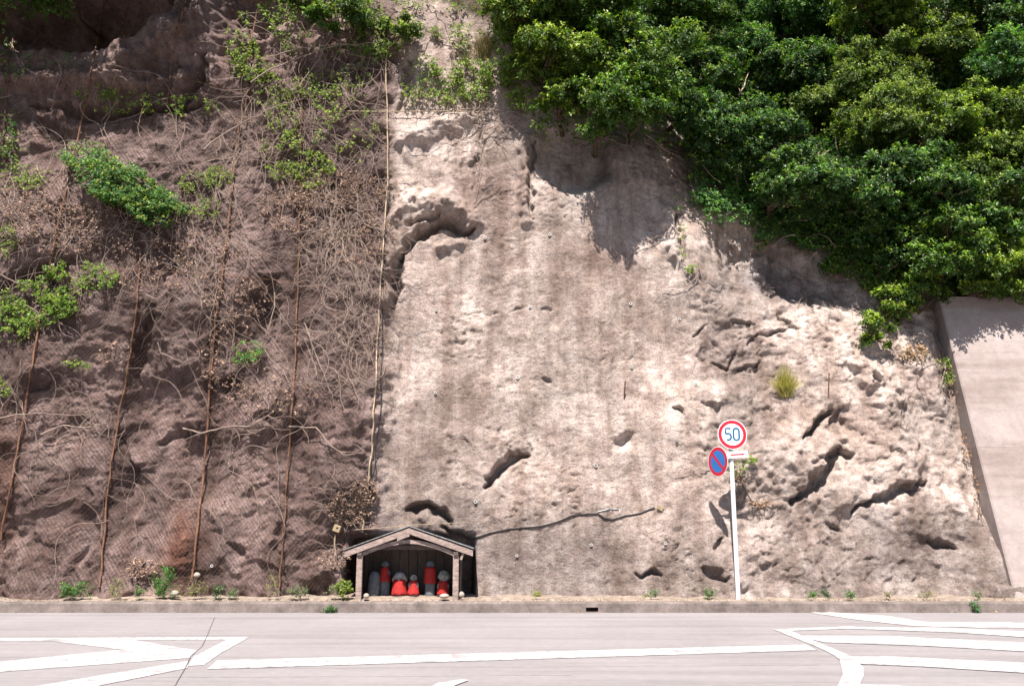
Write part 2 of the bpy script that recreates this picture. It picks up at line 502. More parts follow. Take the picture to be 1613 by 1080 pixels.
def groove(poly, w, depth, lip=0.35):
    w = w * PXM
    sl, d, side, t = seg_field(poly, w * 4 + 0.6)
    taper = 0.35 + 0.65 * np.sin(math.pi * np.clip(t, 0.02, 0.98))
    jg = JAG[sl]
    we = w * taper * (1 + 0.55 * jg)
    prof = 1 - sstep(0.12, 1.15, np.abs(d) / we)
    D[sl] -= 0.92 * depth * prof * (0.6 + 0.4 * taper)
    up = np.exp(-(d / (w * 3.0)) ** 2) * sstep(-0.2 * w, 0.9 * w, side) * np.sin(math.pi * np.clip(t, 0.03, 0.97))
    D[sl] += depth * lip * up * (1 + 0.35 * jg)
def ridge(poly, w, out):
    w = w * PXM
    sl, d, side, t = seg_field(poly, w * 2.5 + 0.5)
    D[sl] += out * np.exp(-(d / w) ** 2) * (1 + 0.4 * JAG[sl])
def blob(px, py, rx, ry, amt, pw=4, rot=0):
    cx, cz = px2xz(px, py); rx *= PXM; ry *= PXM
    ca, sa = math.cos(rot), math.sin(rot)
    X = (WX - cx) * ca + (WZ - cz) * sa; Z = -(WX - cx) * sa + (WZ - cz) * ca
    r = np.sqrt((X / rx) ** 2 + (Z / ry) ** 2)
    D[...] += amt * np.exp(-np.minimum(r, 6) ** pw)

# middle: smooth scooped face, arch-shaped lip at its upper left, ragged holes
blob(760, 560, 150, 240, -0.22, 4)
ridge([(614, 480), (612, 410), (618, 345), (660, 318), (705, 322), (748, 350)], 18, 0.24)
groove([(626, 480), (626, 420), (640, 385)], 13, 0.55, 0.0)
groove([(632, 395), (665, 368), (700, 352), (744, 362)], 14, 0.50, 0.22)
groove([(652, 350), (690, 338)], 8, 0.25, 0.1)
ridge([(690, 392), (730, 380)], 9, 0.12)
blob(900, 250, 75, 70, -0.42, 6)
groove([(838, 215), (836, 280), (838, 345)], 7, 0.22, 0)
ridge([(825, 215), (824, 290), (826, 350)], 12, 0.16)
blob(1000, 260, 55, 60, 0.18, 4)
groove([(752, 200), (760, 250), (750, 300)], 8, 0.10, 0.1)
ridge([(640, 230), (700, 200), (740, 190)], 16, 0.22)
groove([(760, 764), (785, 742), (824, 716)], 13, 0.42, 0.12)
groove([(640, 806), (672, 800), (700, 812)], 14, 0.40, 0.2)
groove([(690, 826), (714, 838), (722, 850)], 11, 0.34, 0.1)
ridge([(640, 835), (664, 822), (690, 838)], 9, 0.14)
groove([(798, 488), (820, 484)], 4, 0.05, 0.4)
groove([(848, 490), (866, 492)], 4, 0.05, 0.4)
groove([(765, 487), (776, 488)], 4, 0.06, 0.4)
groove([(860, 604), (872, 612)], 8, 0.12, 0)
blob(982, 700, 16, 14, -0.22, 3)
groove([(1000, 898), (1030, 905), (1048, 914)], 10, 0.20, 0.3)
groove([(1106, 892), (1132, 904)], 15, 0.24, 0.3)
groove([(1134, 866), (1142, 850)], 7, 0.18, 0)
# step edge of the middle face toward the shaded rock under the trees
ridge([(1052, 330), (1056, 380), (1052, 410)], 14, 0.22)
groove([(1068, 335), (1068, 372), (1074, 412)], 9, 0.28, 0)
blob(1230, 430, 140, 62, -0.55, 4, -0.3)
blob(1155, 810, 55, 70, -0.20, 4)
ridge([(1205, 370), (1215, 440), (1235, 480)], 9, 0.16)
ridge([(1262, 440), (1272, 500), (1296, 540)], 9, 0.20)
# right: folded boulders
groove([(1332, 712), (1288, 752), (1238, 790)], 19, 0.46, 0.45)
groove([(1448, 762), (1410, 775), (1378, 792), (1345, 806)], 12, 0.28, 0.5)
groove([(1304, 652), (1285, 668), (1262, 690)], 12, 0.32, 0.45)
groove([(1455, 848), (1480, 858), (1502, 862)], 9, 0.22, 0.4)
groove([(1296, 818), (1318, 832)], 6, 0.12, 0.4)
groove([(1366, 588), (1376, 604)], 10, 0.28, 0.2)
groove([(1312, 640), (1316, 680), (1326, 715)], 5, 0.16, 0.0)
for a in ([(1090, 535), (1110, 512)], [(1120, 570), (1150, 590), (1165, 560)], [(1180, 545), (1210, 530), (1250, 520)],
          [(1150, 500), (1190, 512)], [(1170, 590), (1200, 575)], [(1225, 500), (1260, 530)], [(1060, 640), (1075, 660)], [(1100, 640), (1130, 655)]):
    groove(a, 4.5, 0.11, 0.7)
D += 0.07 * fbm(WX, WZ, 3.5, 4, 555, 0.6) * np.exp(-(((WX - px2xz(1165, 560)[0]) / 1.1) ** 2 + ((WZ - px2xz(1165, 560)[1]) / 0.9) ** 2) ** 2)
ridge([(1340, 560), (1400, 640), (1410, 720)], 34, 0.28)
ridge([(1440, 600), (1500, 700), (1540, 820)], 26, 0.16)
ridge([(1220, 700), (1180, 780), (1190, 860)], 40, 0.14)
# left: deep shaded hollow at the top, ledges, clefts
blob(90, 10, 200, 84, -1.9, 6)
blob(410, 10, 66, 56, -0.9, 5)
ridge([(350, 10), (290, 60), (230, 105), (180, 122)], 24, 0.42)
ridge([(0, 126), (90, 132), (200, 138), (290, 128)], 15, 0.34)
groove([(40, 165), (140, 172), (250, 170), (320, 160)], 14, 0.36, 0.2)
groove([(60, 190), (90, 215)], 22, 0.34, 0.1)
groove([(285, 160), (318, 120), (326, 88)], 14, 0.42, 0.1)
groove([(238, 486), (226, 520), (212, 560), (204, 600)], 13, 0.50, 0.0)
groove([(262, 372), (272, 405), (262, 440)], 24, 0.46, 0.05)
groove([(428, 440), (418, 480), (404, 530)], 20, 0.42, 0.1)
groove([(366, 590), (358, 625)], 10, 0.36, 0.0)
groove([(180, 690), (200, 740), (190, 780)], 14, 0.32, 0.3)
groove([(100, 600), (60, 625)], 14, 0.26, 0.3)
groove([(395, 660), (440, 650)], 10, 0.22, 0.3)
groove([(240, 700), (300, 672)], 12, 0.24, 0.2)
groove([(20, 470), (70, 440), (120, 420)], 22, 0.30, 0.2)
groove([(130, 770), (150, 900)], 8, 0.16, 0.0)
groove([(440, 830), (452, 925)], 7, 0.22, 0.0)
groove([(370, 850), (400, 870)], 12, 0.2, 0.2)
groove([(505, 860), (545, 850)], 16, 0.30, 0.2)
ridge([(505, 905), (545, 895)], 16, 0.20)
ridge([(300, 540), (330, 600), (300, 660)], 40, 0.20)
ridge([(120, 540), (90, 590)], 40, 0.20)
groove([(640, 92), (640, 150), (628, 180)], 12, 0.22, 0)

# niche for the shrine and toe at the ground
sx0, sx1 = at_y(556, 900, 18.2)[0], at_y(728, 900, 18.2)[0]
nm = sstep(sx0 - 0.25, sx0 - 0.1, GX) * (1 - sstep(sx1 + 0.12, sx1 + 0.28, GX)) * (1 - sstep(1.20, 1.55, GZ))
YG = base_y(GX, GZ) - D
YG = YG - 0.20 * np.exp(-GZ / 0.25)
YG = YG * (1 - nm) + np.maximum(YG, 19.35 + 0.05 * vnoise(GX * 6, GZ * 6)) * nm
# keep the toe clear of the kerb and the shrine roof
_eb = at_y(1597, 930, 18.15); _et = at_y(1480, 470, 20.05)
_sl = (_et[1] - _eb[1]) / (_et[2] - _eb[2]); _wy = _eb[1] + _sl * (GZ - _eb[2])
_ex = _eb[0] + (_et[0] - _eb[0]) / (_et[2] - _eb[2]) * (GZ - _eb[2])
_gap = 0.08 + 0.40 * sstep(0.5, 2.2, GZ) + 0.08 * fbm(GX, GZ, 2.5, 3, 808)
_m = sstep(-0.55, 0.02, WX - _ex)
YG = YG * (1 - _m) + np.maximum(_wy + _gap, YG * 0 + 18.3) * _m
YG = np.where(GX > _ex - 0.02, np.maximum(YG, _wy + 0.12), YG)
_hb = 0.50 + 0.10 * fbm(GX, GX * 0 + 2.0, 0.9, 3, 515)
_b = (GX > _ex - 0.35) & (GZ < _hb)
YG = np.where(_b, np.minimum(YG, _wy - 0.03 - (_hb - GZ) * 0.45), YG)
YG = np.maximum(YG, 18.12 + 0.05 * vnoise(GX * 3, GZ * 3, 2))

def samp(A, x, z):
    x = np.asarray(x, float); z = np.asarray(z, float)
    i = np.clip(np.searchsorted(XS, x) - 1, 0, len(XS) - 2); j = np.clip(np.searchsorted(ZS, z) - 1, 0, len(ZS) - 2)
    tx = np.clip((x - XS[i]) / (XS[i + 1] - XS[i]), 0, 1); tz = np.clip((z - ZS[j]) / (ZS[j + 1] - ZS[j]), 0, 1)
    return (A[j, i] * (1 - tx) + A[j, i + 1] * tx) * (1 - tz) + (A[j + 1, i] * (1 - tx) + A[j + 1, i + 1] * tx) * tz
def surf(px, py, off=0.0, A=None):
    A = YG if A is None else A
    d = ray(px, py)
    ys = np.arange(16.5, 40, 0.04)
    p = CAM[None] + d[None] * (ys / d[1])[:, None]
    f = ys - samp(A, p[:, 0], p[:, 2])
    k = int(np.argmax(f > 0))
    y = ys[k] if f[k] > 0 else 19.5
    if k > 0: y = ys[k] - 0.04 * f[k] / (f[k] - f[k - 1] + 1e-9)
    q = CAM + d * (y / d[1])
    q[1] -= off
    return q
gy_x = np.gradient(YG, axis=1) / np.gradient(GX, axis=1)
gy_z = np.gradient(YG, axis=0) / np.gradient(GZ, axis=0)
def normal_at(x, z):
    a, b = samp(gy_x, x, z), samp(gy_z, x, z)
    n = np.stack([a, -np.ones_like(a), b], -1)
    return unit(n)
# smoothed copy: hanging nets and cables span the hollows
def blur(A, k):
    c = np.cumsum(np.pad(A, ((k + 1, k), (0, 0)), 'edge'), 0); A = (c[2 * k + 1:] - c[:-2 * k - 1]) / (2 * k + 1)
    c = np.cumsum(np.pad(A, ((0, 0), (k + 1, k)), 'edge'), 1); return (c[:, 2 * k + 1:] - c[:, :-2 * k - 1]) / (2 * k + 1)
YN = np.minimum(blur(blur(YG, 7), 7) - 0.03, YG - 0.025)
YN = np.minimum(blur(YN, 4), YG - 0.015)
YH = np.minimum(blur(blur(YG, 14), 14) - 0.06, YG - 0.04)

# rock colour: browner and darker under the net, pale where the shotcrete is clean
def poly_x(py, table):
    ys = [t[0] for t in table]; return np.interp(py, ys, [t[1] for t in table])
pale = np.array([0.56, 0.468, 0.425]); brown = np.array([0.226, 0.163, 0.152]); grey = np.array([0.30, 0.255, 0.245])
soilc = np.array([0.10, 0.078, 0.055])
bm_ = sstep(-0.5, 0.6, fbm(WX, WZ, 0.8, 4, 201))
T = pale[None, None] * (1 - bm_[..., None] * 0.30) 
T = T * (1 - leftm[..., None]) + (brown * 1.0)[None, None] * (0.80 + 0.5 * bm_[..., None]) * leftm[..., None]
lowb = (1 - sstep(0.6, 2.4, GZ + 0.5 * fbm(GX, GZ, 0.7, 3, 77)))[..., None] * (1 - leftm[..., None])
T = T * (1 - 0.55 * lowb) + (grey * 0.82) * 0.55 * lowb
def stain(px, py, rx, ry, col, amt, pw=2):  # blends a colour patch into the tint: stains, and some painted shade
    cx, cz = px2xz(px, py)
    r = np.sqrt(((WX - cx) / (rx * PXM)) ** 2 + ((WZ - cz) / (ry * PXM)) ** 2)
    w = (amt * np.exp(-np.minimum(r, 6) ** pw))[..., None]
    T[...] = T * (1 - w) + np.array(col) * w
stain(770, 300, 90, 75, (0.29, 0.22, 0.195), 0.85)
stain(772, 430, 22, 120, (0.30, 0.235, 0.21), 0.85)
stain(920, 430, 90, 110, (0.33, 0.26, 0.23), 0.85)
stain(880, 880, 160, 60, (0.22, 0.18, 0.17), 0.6)
stain(660, 710, 60, 90, (0.27, 0.215, 0.20), 0.7)
stain(700, 800, 100, 60, (0.20, 0.16, 0.145), 0.7)
stain(1450, 880, 150, 60, (0.24, 0.20, 0.19), 0.6)
stain(1150, 560, 70, 60, (0.30, 0.25, 0.24), 0.6)
stain(645, 560, 24, 130, (0.52, 0.43, 0.40), 0.7)
stain(690, 230, 60, 30, (0.56, 0.48, 0.45), 0.8)
stain(150, 105, 70, 22, (0.36, 0.29, 0.25), 0.6)
stain(285, 860, 28, 60, (0.24, 0.095, 0.055), 0.75)
stain(10, 780, 25, 120, (0.20, 0.085, 0.05), 0.7)
stain(680, 60, 70, 90, (0.36, 0.28, 0.25), 0.6)
def stain_line(poly, w, col, amt):
    sl, d, sd_, t_ = seg_field(poly, w * PXM * 3)
    k = (amt * np.exp(-(d / (w * PXM)) ** 2) * (0.75 + 0.5 * JAG[sl]))[..., None]; k = np.clip(k, 0, 1)
    T[sl] = T[sl] * (1 - k) + np.array(col) * k
for pl in ([(478, 60), (472, 380), (466, 560), (458, 680), (450, 800), (440, 925)], [(350, 440), (340, 500), (332, 600), (325, 700), (315, 800), (303, 915)],
           [(75, 440), (55, 550), (42, 640), (22, 740), (2, 850)], [(222, 395), (215, 500), (200, 600), (190, 640), (172, 760), (158, 925)]):
    stain_line(pl, 17, (0.075, 0.045, 0.038), 0.72)
for x0, y0, y1 in ((660, 400, 640), (716, 380, 560), (772, 350, 600), (868, 350, 640), (905, 380, 560), (960, 400, 620), (1010, 380, 560)):
    stain_line([(x0, y0), (x0 + 3, (y0 + y1) / 2), (x0 - 2, y1)], 11, (0.32, 0.262, 0.238), 0.38)
for x0, y0, y1 in ((640, 440, 620), (800, 380, 560), (832, 400, 620)):
    stain_line([(x0, y0), (x0 + 2, (y0 + y1) / 2), (x0, y1)], 9, (0.60, 0.52, 0.48), 0.35)
stain(930, 235, 115, 75, (0.17, 0.155, 0.16), 0.62)  # tree shade painted into the rock colour below the left rim
stain(1235, 440, 135, 62, (0.21, 0.195, 0.205), 0.6)  # painted shade again, below the trees on the right
stain(160, 30, 200, 66, (0.085, 0.07, 0.066), 0.8)  # darkness of the upper left hollow painted into the rock colour
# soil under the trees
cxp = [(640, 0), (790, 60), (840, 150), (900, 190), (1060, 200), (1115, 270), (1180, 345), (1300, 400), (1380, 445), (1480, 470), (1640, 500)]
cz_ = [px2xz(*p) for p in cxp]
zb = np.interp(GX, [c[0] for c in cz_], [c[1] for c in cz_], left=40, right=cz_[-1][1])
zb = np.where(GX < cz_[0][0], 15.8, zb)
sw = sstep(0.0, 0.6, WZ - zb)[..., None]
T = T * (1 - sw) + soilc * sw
far = sstep(13.5, 17, np.abs(GX))[..., None]
T = T * (1 - far * 0.3)
nz, nx = GX.shape
idx = np.arange(nz * nx).reshape(nz, nx)
q = np.stack([idx[:-1, :-1], idx[:-1, 1:], idx[1:, 1:], idx[1:, :-1]], -1).reshape(-1, 4)
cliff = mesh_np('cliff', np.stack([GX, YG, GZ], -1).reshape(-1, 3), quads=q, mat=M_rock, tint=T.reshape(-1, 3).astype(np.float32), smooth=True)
tag(cliff, 'rough brown and pale rock face rising behind the road', kind='structure')

# ------------------------------------------------------------------ ground, road, kerb
def sheet(name, pts, z, mat, kind='structure', parent=None):
    return tag(MB().add([(p[0], p[1], z) for p in pts], [tuple(range(len(pts)))]).build(name, mat, parent), kind=kind)
sheet('ground', [(-600, -600), (600, -600), (600, 900), (-600, 900)], -0.06, M_dark_ground)
sheet('road', [(-300, -2.0), (300, -2.0), (300, 17.66), (-300, 17.66)], 0.0, M_road)
gs = MB(); xs = np.linspace(-14, 14, 400)
vs = []; fs = []
rows = [17.84, 17.95, 18.1, 18.3, 18.6, 19.6]
for j, yy in enumerate(rows):
    for i, xx in enumerate(xs):
        vs.append((xx, yy, 0.165 + (0.035 * float(vnoise(np.array(xx * 2.3), np.array(yy * 9), 3)) + 0.012 * random.random() if j else 0) + 0.02 * j))
for j in range(len(rows) - 1):
    for i in range(len(xs) - 1):
        a = j * len(xs) + i; fs.append((a, a + 1, a + 1 + len(xs), a + len(xs)))
tag(gs.add(vs, fs).build('verge_soil', M_soil), kind='structure')
# kerb: chamfered profile, with a drain slot
kx0, kx1 = ground(921, 962)[0], ground(940, 962)[0]
def kerb_run(mb, x0, x1, z0=-0.05, z1=0.195, cham=True):
    prof = [(17.60, z0), (17.625, z1 - 0.03), (17.65, z1), (17.86, z1), (17.86, z0)] if cham else [(17.60, z0), (17.61, z1), (17.86, z1), (17.86, z0)]
    n = len(prof); vs = [(x0, y, z) for y, z in prof] + [(x1, y, z) for y, z in prof]
    fs = [tuple(range(n)), tuple(reversed(range(n, 2 * n)))] + [(i, (i + 1) % n, (i + 1) % n + n, i + n) for i in range(n)]
    mb.add(vs, fs)
kb = MB()
kerb_run(kb, -90, kx0); kerb_run(kb, kx1, 90)
kerb_run(kb, kx0, kx1, 0.10, 0.194); kerb_run(kb, kx0, kx1, -0.05, 0.018, False)
kb.box(((kx0 + kx1) / 2, 17.87, 0.06), (kx1 - kx0, 0.02, 0.14))
tag(kb.build('kerb', M_kerb), kind='structure')

def marking(pxs):
    pts = [ground(*p) for p in pxs]
    return sheet('road_marking', pts, 0.004 + 0.0004 * marking.n, M_paint) if not setattr(marking, 'n', marking.n + 1) else None
marking.n = 0
def band(a, b, wa, wb):
    """stripe from pixel a to pixel b with vertical pixel thickness wa, wb"""
    marking([(a[0], a[1] - wa / 2), (b[0], b[1] - wb / 2), (b[0], b[1] + wb / 2), (a[0], a[1] + wa / 2)])
band((-400, 1009), (385, 1005), 6, 4)
marking([(55, 1006), (200, 1006), (310, 1024), (300, 1033), (200, 1024)])
marking([(-300, 1065), (-300, 1092), (0, 1058), (300, 1036), (308, 1025), (180, 1024), (0, 1042)])
marking([(366, 1003), (393, 1003), (345, 1030), (322, 1047), (296, 1049), (305, 1034)])
marking([(296, 1041), (296, 1052), (180, 1075), (60, 1100), (-250, 1150), (-250, 1135), (60, 1080), (180, 1060)])
marking([(342, 1040), (1270, 1015), (1287, 1024), (326, 1054)])
marking([(1265, 963), (1310, 964), (1400, 970), (1450, 978), (1530, 988), (1440, 986), (1350, 976)])
marking([(1450, 980), (1700, 980), (1900, 978), (1900, 985), (1700, 989), (1530, 988.5)])
marking([(1218, 991), (1240, 991), (1345, 1035), (1360, 1046), (1318, 1034), (1290, 1020)])
band((1240, 992), (1345, 988), 3, 4)
marking([(1330, 987), (1500, 989), (1800, 1004), (1800, 1016), (1500, 996), (1330, 990)])
marking([(1252, 1001), (1400, 1002), (1613, 1012), (1900, 1032), (1900, 1050), (1613, 1026), (1450, 1017), (1300, 1012)])
marking([(1316, 1034), (1400, 1034), (1613, 1044), (1900, 1064), (1900, 1084), (1613, 1060), (1450, 1050), (1330, 1045)])
marking([(1322, 1036), (1348, 1040), (1361, 1052), (1361, 1064), (1350, 1090), (1310, 1130), (1270, 1130), (1318, 1085), (1328, 1062)])
marking([(1345, 1078), (1420, 1080), (1613, 1100), (1613, 1120), (1400, 1095)])
marking([(690, 1076), (730, 1070), (738, 1072), (712, 1082), (672, 1086)])
# the worn patch crack running across the left marking
ck = []
for a, b in (((338, 972), 1.0), ((325, 1004), 1.2), ((318, 1018), 1.6), ((300, 1034), 1.8), ((293, 1050), 2.0), ((280, 1072), 2.0), ((268, 1095), 2.0)): ck.append((a, b))
lp = [ground(p[0] - w * .28, p[1]) for p, w in ck]; rp = [ground(p[0] + w * .28, p[1]) for p, w in ck]
M_crack = simple('dark_crack_filler', (0.16, 0.14, 0.145), 0.9, 0.3, 20)
sheet('road_crack', [*lp, *rp[::-1]], 0.012, M_crack)
for py, x0, x1 in ((1005, 420, 1190), (1052, 400, 1290), (1068, 0, 900)):
    a, b = ground(x0, py), ground(x1, py - 5)
    n = 60; top = []; bot = []
    for i in range(n):
        t = i / (n - 1); x = a[0] + (b[0] - a[0]) * t; y = a[1] + (b[1] - a[1]) * t + 0.03 * math.sin(t * 23) * random.random()
        w = 0.002 + 0.003 * random.random(); top.append((x, y + w)); bot.append((x, y - w))
    sheet('road_crack', top + bot[::-1], 0.002, M_crack)

# ------------------------------------------------------------------ retaining wall on the right
eb = at_y(1597, 930, 18.15); et = at_y(1480, 470, 20.05)
sl = (et[1] - eb[1]) / (et[2] - eb[2])
rw = empty('retaining_wall', (eb[0] + 2, eb[1], 0.1), 'smooth slanting concrete retaining wall at the right edge of the rock', 'wall')
mb = MB()
x0b, x0t = eb[0], et[0]; zt = et[2] + 0.05; X1 = 40
z0 = -0.05; yb = eb[1] - sl * (eb[2] - z0); xb0 = x0b + (x0b - x0t) / (et[2] - eb[2]) * (eb[2] - z0)
yt = yb + sl * (zt - z0)
ngx, ngz = 24, 10
# front face split in cast lifts with shallow recessed joints
lifts = [z0, 3.28, zt]
for k in range(2):
    za, zc = lifts[k] + (0.002 if k else 0), lifts[k + 1] - 0.002
    fx = lambda z: xb0 + (x0t - xb0) * (z - z0) / (zt - z0)
    fy = lambda z: yb + sl * (z - z0)
    b = 0.03
    vs = [(fx(za), fy(za) + b, za), (fx(zc), fy(zc) + b, zc), (fx(za) + b, fy(za), za), (fx(zc) + b, fy(zc), zc), (X1, fy(za), za), (X1, fy(zc), zc),
          (fx(za), fy(za) + 3, za), (fx(zc), fy(zc) + 3, zc), (X1, fy(za) + 3, za), (X1, fy(zc) + 3, zc)]
    p = MB().add(vs, [(0, 2, 3, 1), (2, 4, 5, 3), (0, 1, 7, 6), (1, 3, 5, 9, 7), (0, 6, 8, 4, 2)])
    p.build('wall_lift', M_conc, rw)

# ------------------------------------------------------------------ shrine
SY = 18.02                                   # front plane
def sp(px, py, y=SY): return at_y(px, py, y)
shr = empty('roadside_shrine', (sp(644, 942)[0], SY + 0.4, 0.17), 'small open wooden shrine with gabled roof sheltering stone figures', 'shrine')
zg = 0.15
apex = sp(645, 831); lt = sp(543, 868); rt = sp(746, 866)
for a, b in ((lt, apex), (apex, rt)):
    a2 = a.copy(); b2 = b.copy()
    mb = MB()
    th = 0.028
    mb.add([(a[0], SY - 0.06, a[2]), (b[0], SY - 0.06, b[2]), (b[0], SY + 0.98, b[2]), (a[0], SY + 0.98, a[2]),
            (a[0], SY - 0.06, a[2] + th), (b[0], SY - 0.06, b[2] + th), (b[0], SY + 0.98, b[2] + th), (a[0], SY + 0.98, a[2] + th)],
           [(0, 1, 2, 3), (4, 5, 6, 7), (0, 1, 5, 4), (2, 3, 7, 6), (0, 3, 7, 4), (1, 2, 6, 5)])
    mb.build('roof_panel', M_roof, shr)
# pale edge strip on top of the roof, fascia boards under it
for a, b, nm_ in ((lt, apex, 0), (apex, rt, 1)):
    mb = MB()
    mb.prism([(a[0], a[2] + 0.030), (b[0], b[2] + 0.030), (b[0], b[2] + 0.044), (a[0], a[2] + 0.044)], SY - 0.085, SY - 0.045)
    mb.build('roof_edge_strip', M_stone2, shr)
d = 0.115
def fascia(a, b, y0, y1, top=-0.004, dd=d):
    return MB().prism([(a[0], a[2] + top), (b[0], b[2] + top), (b[0], b[2] - dd), (a[0], a[2] - dd)], y0, y1)
A1 = lt + np.array([0.01, 0, 0]); fascia(A1, apex, SY - 0.09, SY - 0.062).build('fascia_board', M_wood, shr)
fascia(apex + np.array([0.001, 0, 0]), rt - np.array([0.01, 0, 0]), SY - 0.09, SY - 0.062).build('fascia_board', M_wood, shr)
# short splice board over the left fascia
s0, s1 = sp(626, 850), sp(646, 840)
MB().prism([(s0[0], s0[2] - 0.02), (s0[0] + 0.02, s0[2] + 0.05), (s1[0], s1[2] + 0.02), (s1[0], s1[2] - 0.05)], SY - 0.105, SY - 0.092).build('splice_board', M_wood, shr)
# arched front beam between the posts
p0, p1 = sp(571, 872)[0], sp(716, 872)[0]
zt0 = sp(571, 872)[2]; arc = sp(645, 852)[2] - zt0
n = 18; top = []; bot = []
for i in range(n + 1):
    t = i / n; x = p0 + (p1 - p0) * t; h = arc * (1 - abs(2 * t - 1) ** 1.7)
    top.append((x, zt0 + h + 0.035)); bot.append((x, zt0 + h - 0.045))
mb = MB()
vs = [(x, SY - 0.03, z) for x, z in top + bot] + [(x, SY + 0.05, z) for x, z in top + bot]
m_ = n + 1; fs = []
for i in range(n):
    fs += [(i, i + 1, m_ + i + 1, m_ + i), (2 * m_ + i, 3 * m_ + i, 3 * m_ + i + 1, 2 * m_ + i + 1), (i, 2 * m_ + i, 2 * m_ + i + 1, i + 1), (m_ + i, m_ + i + 1, 3 * m_ + i + 1, 3 * m_ + i)]
mb.add(vs, fs).build('arched_beam', M_wood, shr)
zb1 = sp(640, 862)[2]
MB().box(((p0 + p1) / 2, SY + 0.22, zb1), (p1 - p0, 0.06, 0.09), bev=0.006).build('tie_beam', M_wood2, shr)
for pxc in (566, 718):
    x = sp(pxc, 905)[0]; zt_ = sp(pxc, 874)[2]
    MB().box((x, SY + 0.01, (zt_ + zg) / 2), (0.115, 0.10, zt_ - zg), bev=0.008).build('post', M_wood, shr)
    MB().box((x, SY + 0.9, (zt_ + zg) / 2), (0.09, 0.09, zt_ - zg), bev=0.008).build('post', M_wood2, shr)
    MB().box((x, SY + 0.43, zt_ + 0.03), (0.09, 1.02, 0.07), bev=0.006).build('rafter', M_wood2, shr)
# plank walls: back and both sides
xl, xr_ = sp(560, 905)[0], sp(724, 905)[0]
nb = 11
for i in range(nb):
    w = (xr_ - xl) / nb
    h = 1.0 + 0.20 * (1 - abs((i + 0.5) / nb * 2 - 1))
    MB().box((xl + w * (i + 0.5), SY + 0.975, zg + h / 2), (w - 0.008, 0.02, h), bev=0.002).build('plank', M_wood2, shr)
for sx_, pxs in ((xl - 0.0, 1), (xr_ + 0.0, -1)):
    for i in range(6):
        w = 0.78 / 6
        MB().box((sx_, SY + 0.12 + w * (i + 0.5), zg + 0.44), (0.02, w - 0.008, 0.88), bev=0.002).build('plank', M_wood2, shr)
MB().box((sp(728, 876)[0], SY - 0.03, sp(728, 876)[2]), (0.05, 0.05, 0.14), Matrix.Rotation(0.35, 3, 'Y'), 0.006).build('bracket', M_wood, shr)

